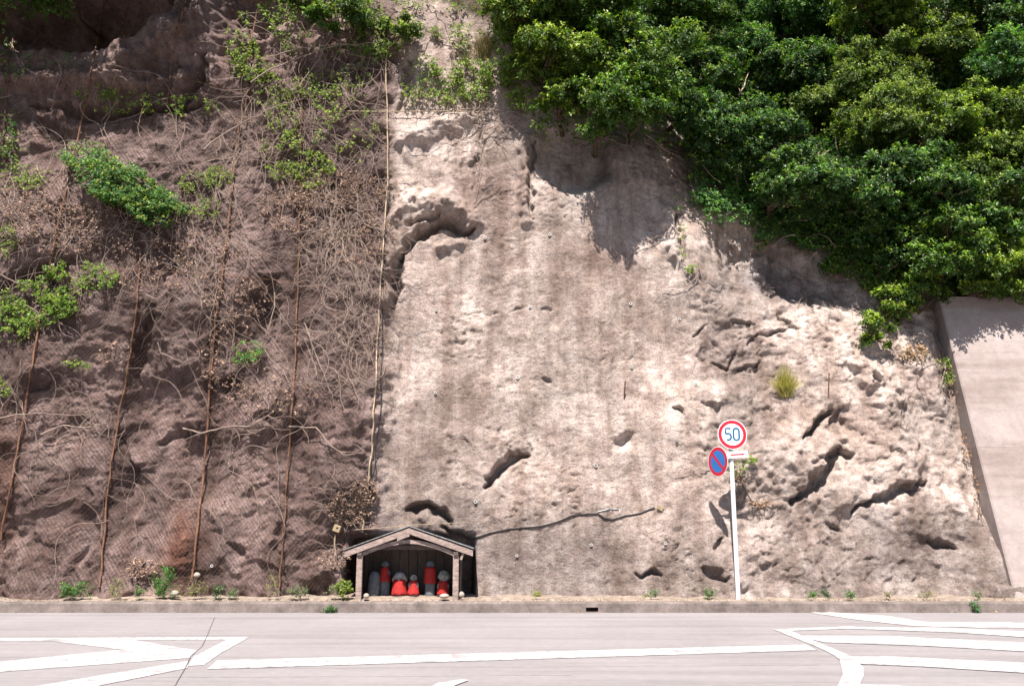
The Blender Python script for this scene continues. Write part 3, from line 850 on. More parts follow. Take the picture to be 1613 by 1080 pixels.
# stone figures: one continuous stone each, cloth bib and base as parts
def blobstone(prof, c, seg=18, sx=1.0, sy=0.72, amp=0.05, M=None, seed=0):
    mb = MB().lathe(prof, c, seg, M, sx, sy)
    rr = random.Random(seed)
    return mb
def statue(px, ptop, pbot, w, y, mat, bib, label, head_r=None, base=True, tilt=0.0, slab=False, base_h=0.05):
    b = at_y(px, pbot, y); t_ = at_y(px, ptop, y)
    H = t_[2] - b[2] + 0.015; W = w / 79.0 / 2
    z0 = zg + (base_h if base else -0.01)
    H = t_[2] - z0
    root = empty('jizo_statue', (b[0], y, zg), label, 'statue', 'stone figures in the shrine')
    M = Matrix.Rotation(tilt, 3, 'Y')
    if slab:
        prof = [(W * 0.95, 0), (W, 0.03), (W * 0.98, H * 0.5), (W * 0.92, H * 0.8), (W * 0.75, H * 0.93), (W * 0.35, H), (0.002, H + 0.003)]
    else:
        hr = head_r or W * 0.62
        zs = H - 2.15 * hr
        prof = [(W * 0.82, 0), (W * 0.88, 0.02), (W * 0.84, zs * 0.35), (W * 0.92, zs * 0.72), (W * 0.90, zs * 0.88), (W * 0.62, zs * 0.99), (hr * 0.55, zs + hr * 0.12)]
        for k in range(1, 10):
            a = -math.pi / 2 + math.pi * (0.16 + 0.84 * k / 9)
            prof.append((max(0.002, hr * math.cos(a)), H - hr * 1.05 + hr * 1.05 * math.sin(a)))
    body = MB().lathe(prof, (b[0], y, z0), 22, M, 1.0, 0.75)
    o = body.build('carved_figure', mat, root, smooth=True)
    # irregular, hand-cut stone
    tex = np.array([v.co[:] for v in o.data.vertices])
    k = 1 + 0.05 * vnoise(tex[:, 0] * 30 + px, tex[:, 2] * 18 + tex[:, 1] * 20, 4)
    for v, kk in zip(o.data.vertices, k): v.co.x *= float(kk); v.co.y *= float(kk)
    if not slab:
        hr = head_r or W * 0.62
        hz = z0 + H - hr * 1.05
        f = MB()
        hc = M @ Vector((0, 0, H - hr * 1.05)); hc = Vector((b[0], y, z0)) + hc
        fy = -0.75 * hr
        f.lathe([(0.002, -0.03 * 1), (hr * 0.13, -0.01), (hr * 0.10, 0.02), (0.002, 0.035)], hc + Vector((0, fy - 0.004, -hr * 0.05)), 8)
        f.box(hc + Vector((0, fy * 0.93, -hr * 0.42)), (hr * 0.42, 0.012, hr * 0.09), bev=0.003)
        for s in (-1, 1):
            f.box(hc + Vector((s * hr * 0.36, fy * 0.92, hr * 0.14)), (hr * 0.30, 0.012, hr * 0.08), bev=0.003)
            f.lathe([(0.002, -hr * 0.36), (hr * 0.12, -hr * 0.2), (hr * 0.13, hr * 0.15), (0.002, hr * 0.3)], hc + Vector((s * hr * 0.99, 0, -hr * 0.05)), 8)
        f.build('face', mat, root, smooth=True)['kind'] = 'stuff'
    if bib:
        bt, bb, bw0, bw1 = bib
        zt_, zb_ = at_y(px, bt, y)[2], at_y(px, bb, y)[2]
        na, nr = 24, 9
        vs = []; fs = []
        for j in range(nr):
            tt = j / (nr - 1); z = zt_ + (zb_ - zt_) * tt
            ww = (bw0 + (bw1 - bw0) * tt) / 79 / 2
            for i in range(na + 1):
                a = math.pi * (1.0 + i / na) + 0.0
                rip = 1 + 0.05 * tt * math.sin(i * 1.9 + px) + 0.03 * tt * math.sin(i * 3.1)
                vs.append(Vector((ww * math.cos(a) * rip, min(W * 0.80, ww * 0.80) * (1.12 + 0.12 * tt) * math.sin(a) * rip - 0.004, z - z0 + 0.012 * tt * math.sin(i * 0.8 + px))))
        for j in range(nr - 1):
            for i in range(na): a = j * (na + 1) + i; fs.append((a, a + 1, a + na + 2, a + na + 1))
        vs = [M @ v + Vector((b[0], y, z0)) for v in vs]
        bo = MB().add(vs, fs).build('bib', M_bib, root, smooth=True)
        so = bo.modifiers.new('thickness', 'SOLIDIFY'); so.thickness = 0.006
        # tied cord round the neck
        cv = []
        for i in range(na + 1):
            a = 2 * math.pi * i / na; ww = bw0 / 79 / 2 * 0.98
            cv.append(M @ Vector((ww * math.cos(a), min(W * 0.8, ww * 0.8) * 1.1 * math.sin(a), zt_ - z0)) + Vector((b[0], y, z0)))
        v_, q_ = tubes([(np.array(cv), 0.007)], 6)
        MB().add(v_, [tuple(k) for k in q_]).build('neck_cord', M_bib, root, smooth=True)
    if base:
        MB().box((b[0], y, zg + base_h / 2), (W * 2.5, W * 2.0, base_h), bev=0.01).build('plinth', M_stone2 if mat is M_stone2 else M_stone, root)
    return root
yf = SY + 0.50
statue(587, 899, 941, 19, yf, M_stone, None, 'plain dark grey stone slab beside the left post, without a bib', slab=True, base=False, tilt=0.05)
statue(605, 882, 941, 21, yf + 0.12, M_stone, (893, 915, 13, 22), 'tall grey stone figure wearing a red bib, second from the left post', head_r=0.075, base=False)
statue(629, 900, 937, 25, yf - 0.02, M_stone2, (912, 936, 20, 26), 'squat stone figure with broad pale head above a wide red bib', head_r=0.135)
statue(651, 904, 937, 19, yf - 0.02, M_stone2, (914, 936, 12, 20), 'smallest stone figure with little round head and flared red bib', head_r=0.068)
statue(677, 882, 941, 19, yf + 0.05, M_stone, (893, 918, 18, 20), 'tall grey stone figure with a square bright red bib high on its chest', head_r=0.085, base=False)
statue(697, 897, 940, 21, yf + 0.02, M_stone2, (915, 936, 16, 20), 'tilted round-topped stone figure with skewed red bib by the right post', head_r=0.115, tilt=0.06)
# loose stones on the ledge
def stone(px, py, w, h, y, mat, label, name='loose_stone'):
    c = at_y(px, py, y); rr = random.Random(int(px * 7 + py))
    mb = MB(); seg = 10; W = w / 80 / 2; Hh = h / 80 / 2
    prof = [(0.4, -1), (0.85, -0.7), (1, -0.1), (0.86, 0.55), (0.45, 0.95), (0.05, 1.0)]
    vs = []; fs = []
    for r, z in prof:
        for i in range(seg):
            a = 2 * math.pi * i / seg; k = r * (1 + rr.uniform(-0.13, 0.13))
            vs.append((c[0] + W * k * math.cos(a), c[1] + W * 0.8 * k * math.sin(a), c[2] + Hh * z * (1 + rr.uniform(-0.1, 0.1))))
    for j in range(5):
        for i in range(seg): k = (i + 1) % seg; fs.append((j * seg + i, j * seg + k, (j + 1) * seg + k, (j + 1) * seg + i))
    fs += [tuple(reversed(range(seg))), tuple(5 * seg + i for i in range(seg))]
    return tag(mb.add(vs, fs).build(name, mat, smooth=True), label, 'stone')
M_pale = simple('pale_stone', (0.36, 0.31, 0.27), 0.85, 0.2, 20, 0.5, 0.004)  # even pale base colour for loose stones and gravel
stone(577, 938, 9, 8, SY - 0.03, M_pale, 'small pale stone just inside the left post of the shrine')
stone(700, 938, 16, 7, SY + 0.03, M_pale, 'flat cream stone lying at the foot of the right post')
stone(727, 936, 9, 9, SY - 0.02, M_pale, 'round white stone just outside the right post of the shrine')
stone(310, 905, 11, 8, 18.3, M_pale, 'small tan stone resting on the slope foot by the tall green weed')
stone(275, 934, 14, 9, 18.05, M_pale, 'cream stone lying among the weeds right of the tall green weed')

# ------------------------------------------------------------------ road sign
SGY = 18.12
pb = at_y(1163, 943, SGY)
pole_x = pb[0]
sg = empty('road_sign', (pole_x, SGY, 0.17), 'white pole with round 50 limit sign, small arrow plate and round no-parking sign', 'sign')
ztop = at_y(1150, 676, SGY)[2]
MB().lathe([(0.044, 0), (0.044, ztop - 0.12), (0.040, ztop - 0.10), (0.012, ztop - 0.095)], (pole_x, SGY, 0.12), 36).build('pole', M_pole, sg)
RX = Matrix.Rotation(math.pi / 2, 3, 'X')
def disc(c, r, th, M, mat, par, name, r0=None, seg=48):
    mb = MB(); c = Vector(c)
    if r0 is None:
        mb.lathe([(r - 0.002, 0), (r, 0.001), (r, th - 0.001), (r - 0.002, th)], (0, 0, 0), seg)
    else:
        vs = []; fs = []
        for rr_, z in ((r0, 0), (r, 0), (r, th), (r0, th)):
            for i in range(seg): a = 2 * math.pi * i / seg; vs.append((rr_ * math.cos(a), rr_ * math.sin(a), z))
        for j in range(4):
            for i in range(seg):
                k = (i + 1) % seg; j2 = (j + 1) % 4; fs.append((j * seg + i, j * seg + k, j2 * seg + k, j2 * seg + i))
        mb.add(vs, fs)
    mb.v = [tuple(M @ Vector(v) + c) for v in mb.v]
    return mb.build(name, mat, par)
def stroke(pts, w, th, M, c, mat, par, name, closed=False):
    mb = MB(); P = [Vector((p[0], p[1])) for p in pts]; n = len(P); L = []; Rr = []
    for i in range(n):
        a = P[i - 1] if (i or closed) else P[i]; b = P[(i + 1) % n] if (i < n - 1 or closed) else P[i]
        t = (b - a).normalized(); nn = Vector((-t.y, t.x)) * w / 2
        L.append(P[i] + nn); Rr.append(P[i] - nn)
    vs = []
    for z in (0, th):
        vs += [Vector((p.x, p.y, z)) for p in L] + [Vector((p.x, p.y, z)) for p in Rr]
    fs = []; m = n if closed else n - 1
    for i in range(m):
        k = (i + 1) % n
        fs += [(2 * n + i, 3 * n + i, 3 * n + k, 2 * n + k), (i, k, n + k, n + i), (i, 2 * n + i, 2 * n + k, k), (n + i, n + k, 3 * n + k, 3 * n + i)]
    c = Vector(c); mb.add([M @ v + c for v in vs], fs)
    return mb.build(name, mat, par)
def turn(rz): return Matrix.Rotation(rz, 3, 'Z') @ RX        # local z -> -y (toward the road)
c50 = at_y(1153.5, 684, SGY - 0.075)
par = empty('speed_plate', (0, 0, 0)); par.parent = sg; par.location = Vector(c50) - sg.location
# the plate itself is the part; rings and digits are its sub-parts
bpy.data.objects.remove(par)
M0 = turn(0.05)
nrm = M0 @ Vector((0, 0, 1))
plate = disc(c50, 0.303, 0.004, M0, M_white, sg, 'speed_limit_plate')
def sub(o, parent):
    o.parent = parent; return o
for o in [disc(Vector(c50) + nrm * 0.0042, 0.290, 0.0015, M0, M_red, sg, 'red_ring', r0=0.223)]: sub(o, plate)
a5 = [(0.052, 0.118), (-0.048, 0.118), (-0.058, 0.018)]
for k in range(0, 11):
    a = math.radians(128 - k * 25.2); a5.append((-0.004 + 0.060 * math.cos(a), -0.052 + 0.066 * math.sin(a)))
o5 = [(p[0] - 0.082, p[1] + 0.004) for p in a5]
sub(stroke(o5, 0.040, 0.0015, M0, Vector(c50) + nrm * 0.0042, M_digit, sg, 'digit'), plate)['label'] = 'thin blue number 5'
o0 = []
for k in range(40):
    a = 2 * math.pi * k / 40; r = 0.058; cx = r * math.cos(a); cy = (0.062 if math.sin(a) >= 0 else -0.062) + r * math.sin(a)
    o0.append((cx + 0.082, cy + 0.004))
sub(stroke(o0, 0.040, 0.0015, M0, Vector(c50) + nrm * 0.0042, M_digit, sg, 'digit', True), plate)['label'] = 'thin blue number 0'
# arrow plate
ca = at_y(1162, 715.5, SGY - 0.07)
Mr = turn(0.05) @ Matrix.Rotation(math.radians(3.5), 3, 'Z')
ap = MB().box((0, 0, 0), (0.42, 0.135, 0.004), bev=0.001); ap.v = [tuple(Mr @ Vector(v) + Vector(ca)) for v in ap.v]
arrow_plate = ap.build('arrow_plate', M_white, sg)
sub(stroke([(-0.15, 0), (0.10, 0)], 0.030, 0.0015, Mr, Vector(ca) + nrm * 0.0022, M_red, sg, 'arrow_shaft'), arrow_plate)
ah = MB().add([Mr @ Vector(p) + Vector(ca) + nrm * 0.0022 for p in ((0.095, 0.026, 0), (0.155, 0, 0), (0.095, -0.026, 0), (0.095, 0.026, 0.0015), (0.155, 0, 0.0015), (0.095, -0.026, 0.0015))],
              [(0, 1, 2), (3, 4, 5), (0, 1, 4, 3), (1, 2, 5, 4), (2, 0, 3, 5)])
sub(ah.build('arrow_head', M_red, sg), arrow_plate)
# no-parking disc, turned to face the left
cn = at_y(1131, 726.5, SGY - 0.06)
Mn = turn(-math.radians(63))
nn_ = Mn @ Vector((0, 0, 1))
npk = disc(cn, 0.303, 0.004, Mn, M_white, sg, 'no_parking_plate')
sub(disc(Vector(cn) + nn_ * 0.0042, 0.292, 0.0015, Mn, M_red, sg, 'red_ring', r0=0.222), npk)
sub(disc(Vector(cn) + nn_ * 0.0042, 0.2215, 0.0015, Mn, M_blue, sg, 'blue_field'), npk)
q0 = 0.220 * math.cos(math.radians(45))
sub(stroke([(-q0, q0), (q0, -q0)], 0.058, 0.0012, Mn, Vector(cn) + nn_ * 0.0060, M_red, sg, 'slash'), npk)
# clamps
for z in (c50[2] + 0.08, c50[2] - 0.12, ca[2]):
    MB().box((pole_x, SGY - 0.03, z), (0.12, 0.075, 0.035), bev=0.004).build('clamp', M_metal, sg)
zc = cn[2]
MB().box((pole_x * 0.5 + (cn[0] + 0.08) * 0.5, SGY - 0.015, zc), (abs(pole_x - cn[0]) * 0.9, 0.03, 0.03), bev=0.004).build('side_arm', M_metal, sg)
MB().lathe([(0.075, 0), (0.07, 0.03), (0.045, 0.05)], (pole_x, SGY, 0.15), 16).build('foot_collar', M_kerb, sg)

# ------------------------------------------------------------------ net, cables
xn1 = px2xz(606, 500)[0]
def net_edge(z): return np.interp(z, [0.4, 1.2, 3, 6, 9, 12.6], [px2xz(p, q)[0] for p, q in ((520, 925), (545, 850), (580, 700), (600, 480), (606, 270), (606, 100))])
paths = []
step = 0.085
for sgn in (1, -1):
    k0 = -12.6 - 13 if sgn > 0 else -12.6
    k = k0
    while k < xn1 + (13 if sgn < 0 else 0):
        z = np.arange(0.35, 12.7, 0.10)
        x = k + sgn * z * 0.8
        x = x + 0.02 * np.sin(z * 3.1 + k)
        ok = (x > -12.6) & (x < net_edge(z))
        if ok.sum() > 3:
            ids = np.where(ok)[0]
            cuts = np.split(ids, np.where(np.diff(ids) > 1)[0] + 1)
            for c_ in cuts:
                if len(c_) < 3: continue
                xx, zz = x[c_], z[c_]
                paths.append((np.stack([xx, samp(YN, xx, zz), zz], 1), 0.0034))
        k += step
v, q = tubes(paths, 3)
net = mesh_np('rockfall_net', v, quads=q, mat=M_wire)
tag(net, 'fine rusty diamond wire netting hung over the dark left rock face', 'net')

def cable(pxs, rad, label, name='steel_cable', mat=None, off=0.03, group='cables holding the rock net', A=None, n=90, wob=0.015, sides=7, cat='cable'):
    A = YH if A is None else A
    P = []
    xs_ = np.array([p[0] for p in pxs], float); ys_ = np.array([p[1] for p in pxs], float)
    s = np.concatenate([[0], np.cumsum(np.hypot(np.diff(xs_), np.diff(ys_)))])
    t = np.linspace(0, s[-1], n)
    X = np.interp(t, s, xs_); Y = np.interp(t, s, ys_)
    for x, y in zip(X, Y): P.append(surf(x, y, off, A))
    P = np.array(P)
    P[:, 0] += wob * vnoise(t * 0.05, t * 0 + xs_[0], 8)
    # never sink into rock
    P[:, 1] = np.minimum(P[:, 1], samp(YG, P[:, 0], P[:, 2]) - rad)
    v, q = tubes([(P, rad)], sides)
    o = mesh_np(name, v, quads=q, mat=mat or M_rust, smooth=True)
    return tag(o, label, cat, group)
cable([(608, 90), (612, 270), (602, 420), (592, 600), (585, 720), (575, 800), (572, 838)], 0.017, 'long pale cable hanging down the right edge of the net', mat=M_tancable)
cable([(607, 300), (603, 480), (600, 640), (592, 730), (578, 790)], 0.010, 'thin dark tube standing in for the shadow of the long pale edge cable', mat=M_black, off=0.02)  # dark tube drawn in place of the edge cable's cast shadow
cable([(478, 60), (472, 380), (466, 560), (458, 680), (450, 800), (440, 925)], 0.017, 'rusty vertical cable ending midway between tall weed and shrine')
cable([(378, 190), (362, 340), (350, 440), (340, 500), (332, 600), (325, 700), (315, 800), (303, 915)], 0.024, 'thickest rusty vertical cable, running down the middle of the net')
cable([(168, -15), (150, 85), (130, 190), (100, 320), (75, 440), (55, 550), (42, 640), (22, 740), (2, 850)], 0.021, 'leftmost rusty cable slanting down from the dark hollow to the left edge')
cable([(222, 395), (215, 500), (200, 600), (190, 640), (172, 760), (158, 925)], 0.019, 'rusty vertical cable passing through the dark cleft below the hanging bush')
cable([(206, -15), (196, 50), (196, 66)], 0.016, 'short cable end hanging alone inside the dark upper left hollow')
cable([(294, -15), (270, 110), (264, 165)], 0.014, 'thin rusty cable crossing the bright diagonal ridge at upper left')
cable([(412, -15), (398, 55), (386, 190)], 0.016, 'rusty cable running down from the top edge between bush and ridge')
cable([(22, 60), (14, 110), (6, 230)], 0.015, 'thin tan cable hanging near the upper left corner')
cable([(180, 425), (330, 432), (480, 446)], 0.008, 'thin horizontal wire crossing the net at mid height', group='horizontal net wires')
cable([(268, 121), (330, 134), (388, 148)], 0.008, 'short horizontal wire below the bright diagonal ridge', group='horizontal net wires')
cable([(548, 176), (610, 177), (700, 176), (772, 178)], 0.013, 'horizontal pale rope above the white patch at top centre', mat=M_tancable, group='horizontal net wires')
cable([(560, 834), (600, 831), (660, 826), (740, 822)], 0.006, 'thin pale string stretched above the shrine roof', name='string', mat=M_tancable, off=0.10, group='horizontal net wires', cat='string')
cable([(745, 848), (770, 840), (800, 833), (850, 829), (880, 821), (900, 812), (925, 809), (942, 809), (952, 816), (965, 818), (985, 812), (1010, 808), (1030, 799)], 0.015,
      'black cable snaking across the pale rock right of the shrine', name='loose_cable', mat=M_black, off=0.012, group=None, A=YG, n=140)
cable([(942, 806), (960, 801), (975, 802), (975, 814)], 0.010, 'short grey cable loop lying above the long black cable', name='loose_cable', mat=M_metal, off=0.012, group=None, A=YG)
tb = surf(1040, 800, 0.02)
MB().box(tb, (0.13, 0.03, 0.09), Matrix.Rotation(0.5, 3, 'Y'), 0.008)
o = MB().box(tb, (0.13, 0.03, 0.09), Matrix.Rotation(0.5, 3, 'Y'), 0.008).build('junction_tag', M_tanbox)
tag(o, 'small ochre box fixed where the black cable ends on the rock', 'box')

# small box on a stick left of the shrine
bx = at_y(531, 832, 18.25)
root = empty('box_on_stick', (bx[0], 18.25, 0.8), 'small tan box with dark hole on a stick left of the shrine roof', 'box')
MB().box(bx, (0.145, 0.10, 0.135), Matrix.Rotation(0.32, 3, 'Y'), 0.006).build('box', M_tanbox, root)
disc(Vector(bx) + Vector((0.01, -0.0502, 0.01)), 0.022, 0.003, turn(0), M_black, root, 'hole', seg=16)
v, q = tubes([(np.array([at_y(528, 842, 18.27), at_y(527, 856, 18.28), at_y(529, 874, 18.30)]), 0.013)], 6)
mesh_np('stick', v, quads=q, mat=M_tancable, parent=root)

# ------------------------------------------------------------------ anchors and rods in the rock
def anchor(px, py, r, label, ang=0.0):
    p = surf(px, py, 0.0); n = normal_at(np.array(p[0]), np.array(p[2]))
    n = unit(n * 0.5 + np.array([0, -1.0, 0.15]))
    Mx = Vector(n).to_track_quat('Z', 'Y').to_matrix()
    root = empty('drain_stub', p, label, 'pipe', 'small pipe stubs set in the pale rock')
    disc(p, r * 0.9, 0.035, Mx, M_pvc, root, 'pipe_ring', r0=r * 0.46, seg=18)
    disc(Vector(p) - Vector(n) * 0.01, r * 0.5, 0.03, Mx, M_black, root, 'bore', seg=14)
    return root
ANCH = [(764, 375, 'white pipe stub below the dark arch-shaped overhang on the middle face'),
 (766, 236, 'pipe stub high on the rock, nearest below the horizontal pale rope'),
 (884, 246, 'pipe stub in deep tree shade right of the vertical rock edge'),
 (866, 370, 'little pipe stub just below the tree shadow on the middle face'),
 (687, 489, 'pipe stub on the left of the bright middle face, below the arch'),
 (835, 484, 'pipe stub in the row of pits at the centre of the middle face'),
 (993, 479, 'pipe stub level with the centre pits but near the right of the middle face'),
 (1070, 503, 'pipe stub on bare rock left of the rough broken rock patch'),
 (686, 619, 'pipe stub above the brown stain on the left of the middle face'),
 (816, 595, 'pipe stub left of the small dark dimple at mid height'),
 (995, 579, 'pipe stub just above the short iron rod in the middle face'),
 (1066, 693, 'pipe stub between the dark dimple and the round 50 sign'),
 (749, 790, 'pipe stub between the two dark holes above the shrine'),
 (814, 875, 'pipe stub low on the rock, first one right of the shrine'),
 (931, 858, 'pipe stub low on the rock straight above the kerb drain slot'),
 (938, 733, 'pipe stub above the middle of the black cable'),
 (1048, 856, 'pipe stub below the end of the black cable'),
 (1269, 561, 'pipe stub right above the dry grass tuft'),
 (1096, 606, 'pipe stub between the middle face and the grass tuft'),
 (334, 891, 'white pipe stub low under the net beside the thickest cable'),
 (1378, 752, 'small pipe stub on the boulders right of the deep diagonal cleft')]
for k, (px, py, lb) in enumerate(ANCH): anchor(px, py, 0.034 if k % 3 else 0.042, lb)
def rod(p0, p1, rad, label, off=0.12):
    a = surf(p0[0], p0[1], 0.02); b = surf(p1[0], p1[1], 0.0)
    a = at_y(p0[0], p0[1], b[1] - off)
    b2 = b.copy(); b2[1] += 0.1
    v, q = tubes([(np.array([a, b, b2]), rad)], 6)
    return tag(mesh_np('iron_rod', v, quads=q, mat=M_rust), label, 'rod', 'iron rods sticking out of the rock')
rod((985, 600), (983, 628), 0.014, 'short iron rod standing out of the pale middle face')
rod((1306, 587), (1305, 626), 0.014, 'iron rod right of the dry grass tuft')

# ------------------------------------------------------------------ vegetation
def rnd_dirs(n): return unit(R.normal(size=(n, 3)))
def leaf_cols(n, base, var=0.25, yellow=0.15, ycol=(0.20, 0.26, 0.04)):
    c = np.array(base)[None] * (1 + var * R.normal(size=(n, 1)))
    m = (R.random((n, 1)) < yellow)
    c = np.where(m, np.array(ycol)[None] * (1 + 0.2 * R.normal(size=(n, 1))), c)
    return np.clip(c, 0.004, 0.6).astype(np.float32)
GREENS = [(0.064, 0.150, 0.016), (0.044, 0.120, 0.020), (0.105, 0.195, 0.018), (0.052, 0.155, 0.030), (0.088, 0.160, 0.022)]

def sprigs(P, A, k, L, base, yellow, ycol=(0.26, 0.30, 0.05), wr=0.5, sink=0.0):
    """rosettes of k leaves at points P with axes A"""
    n = len(P)
    t = unit(np.cross(A, rnd_dirs(n))); b = np.cross(A, t)
    VP = []; VD = []; VN = []; 
    for i in range(k):
        a = 2 * math.pi * i / k + R.random((n, 1)) * 0.8
        d = unit(t * np.cos(a) + b * np.sin(a) + A * (0.15 + 0.75 * R.random((n, 1))))
        VP.append(P + A * 0.015 * (i - k / 2) + R.normal(size=(n, 3)) * L * 0.12); VD.append(d); VN.append(A + 0.4 * rnd_dirs(n))
    P_ = np.concatenate(VP); D_ = np.concatenate(VD); N_ = np.concatenate(VN)
    Ls = L * (0.7 + 0.6 * R.random(len(P_)))
    sc = np.tile(R.normal(size=(n, 1)) * 0.25, (k, 1))
    col = leaf_cols(len(P_), base, 0.18, yellow, ycol) * (1 + sc)
    return leaf_mesh(P_, D_, N_, Ls, Ls * wr, np.clip(col, 0.004, 0.6).astype(np.float32))

def limb(a, b, n=7, wob=0.12):
    t = np.linspace(0, 1, n)[:, None]
    p = a[None] * (1 - t) + b[None] * t
    p[1:-1] += R.normal(size=(n - 2, 3)) * wob * np.linalg.norm(b - a) / 3
    return p

def tree(px, py, rad, label, out=0.9, green=0, dens=1.0, L=0.082, yellow=0.18, flat=0.8, name='tree', cat='tree', drop=0.0, group='trees and bushes covering the upper right slope', nl=None, y=None):
    d = ray(px, py)
    s = surf(px, py) if y is None else at_y(px, py, y)
    yy = (s[1] - out) if y is None else y
    c = CAM + d * (yy / d[1])
    rt = np.array([c[0] + R.normal() * 0.2, 0, c[2] - rad * 0.55])
    rt[1] = float(samp(YG, rt[0], rt[2])) + 0.1
    root = empty(name, rt, label, cat, group)
    nl = nl or int(14 + rad * 9)
    ld = rnd_dirs(nl); ld[:, 1] -= 0.35; ld[:, 2] += 0.15; ld = unit(ld)
    lc = c + ld * rad * np.array([1.15, 0.8, flat * 1.1]) * (0.35 + 0.75 * R.random((nl, 1)))
    lr = rad * (0.16 + 0.24 * R.random(nl))
    tv = []
    PP = []; AA = []; OO = []
    for q_, r in zip(lc, lr):
        ns = int(440 * dens * (r / 0.5) ** 2) + 10
        u = rnd_dirs(ns)
        u[:, 2] = np.where(u[:, 2] < -0.2, -u[:, 2] * (R.random(ns) < 0.65) + u[:, 2] * 0.5 * (R.random(ns) < 0.5), u[:, 2])
        u = unit(u)
        rr_ = r * (0.35 + 1.05 * R.random((ns, 1)) ** 1.1) * (1 + 0.25 * vnoise(u[:, 0] * 3 + q_[0], u[:, 2] * 3 + q_[2], 5)[:, None])
        tw = unit(rnd_dirs(12) + np.array([0, -0.2, 0.2])); kk = R.integers(0, 12, ns); sel = R.random(ns) < 0.55
        u = np.where(sel[:, None], unit(tw[kk] + 0.22 * rnd_dirs(ns)), u)
        rr_ = np.where(sel[:, None], r * (0.25 + 1.25 * R.random((ns, 1))), rr_)
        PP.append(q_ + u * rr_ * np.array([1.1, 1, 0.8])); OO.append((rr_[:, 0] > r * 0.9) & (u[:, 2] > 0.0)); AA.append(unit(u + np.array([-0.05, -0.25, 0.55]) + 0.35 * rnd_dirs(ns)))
    P = np.concatenate(PP); A = np.concatenate(AA)
    keep = P[:, 1] < samp(YG, P[:, 0], P[:, 2]) - 0.02
    P, A = P[keep], A[keep]
    O = np.concatenate(OO)[keep]
    br = O & (R.random(len(P)) < 0.45 + yellow)  # young tips plus painted sunlight: upper outer sprigs brighter, the rest darkened
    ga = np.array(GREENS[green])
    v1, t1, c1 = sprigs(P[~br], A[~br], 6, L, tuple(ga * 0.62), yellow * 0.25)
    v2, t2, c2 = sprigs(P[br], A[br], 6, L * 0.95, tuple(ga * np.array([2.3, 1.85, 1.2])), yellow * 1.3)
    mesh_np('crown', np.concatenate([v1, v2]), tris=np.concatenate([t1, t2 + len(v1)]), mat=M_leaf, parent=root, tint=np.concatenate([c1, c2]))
    paths = []
    tr = limb(rt, c + np.array([0, 0.1, -rad * 0.15]), 8, 0.12)
    r0 = 0.05 + 0.035 * rad
    paths.append((tr, np.linspace(r0, r0 * 0.5, len(tr))))
    for q_ in lc[:12]:
        k = random.randint(3, 6)
        l = limb(tr[k], q_, 6, 0.15); paths.append((l, np.linspace(r0 * 0.42, 0.010, 6)))
        for _ in range(2):
            l2 = limb(l[3], q_ + R.normal(size=3) * rad * 0.22, 5, 0.15); paths.append((l2, np.linspace(0.014, 0.005, 5)))
    v, q = tubes(paths, 6)
    mesh_np('trunk', v, quads=q, mat=M_bark, parent=root, smooth=True)
    return root

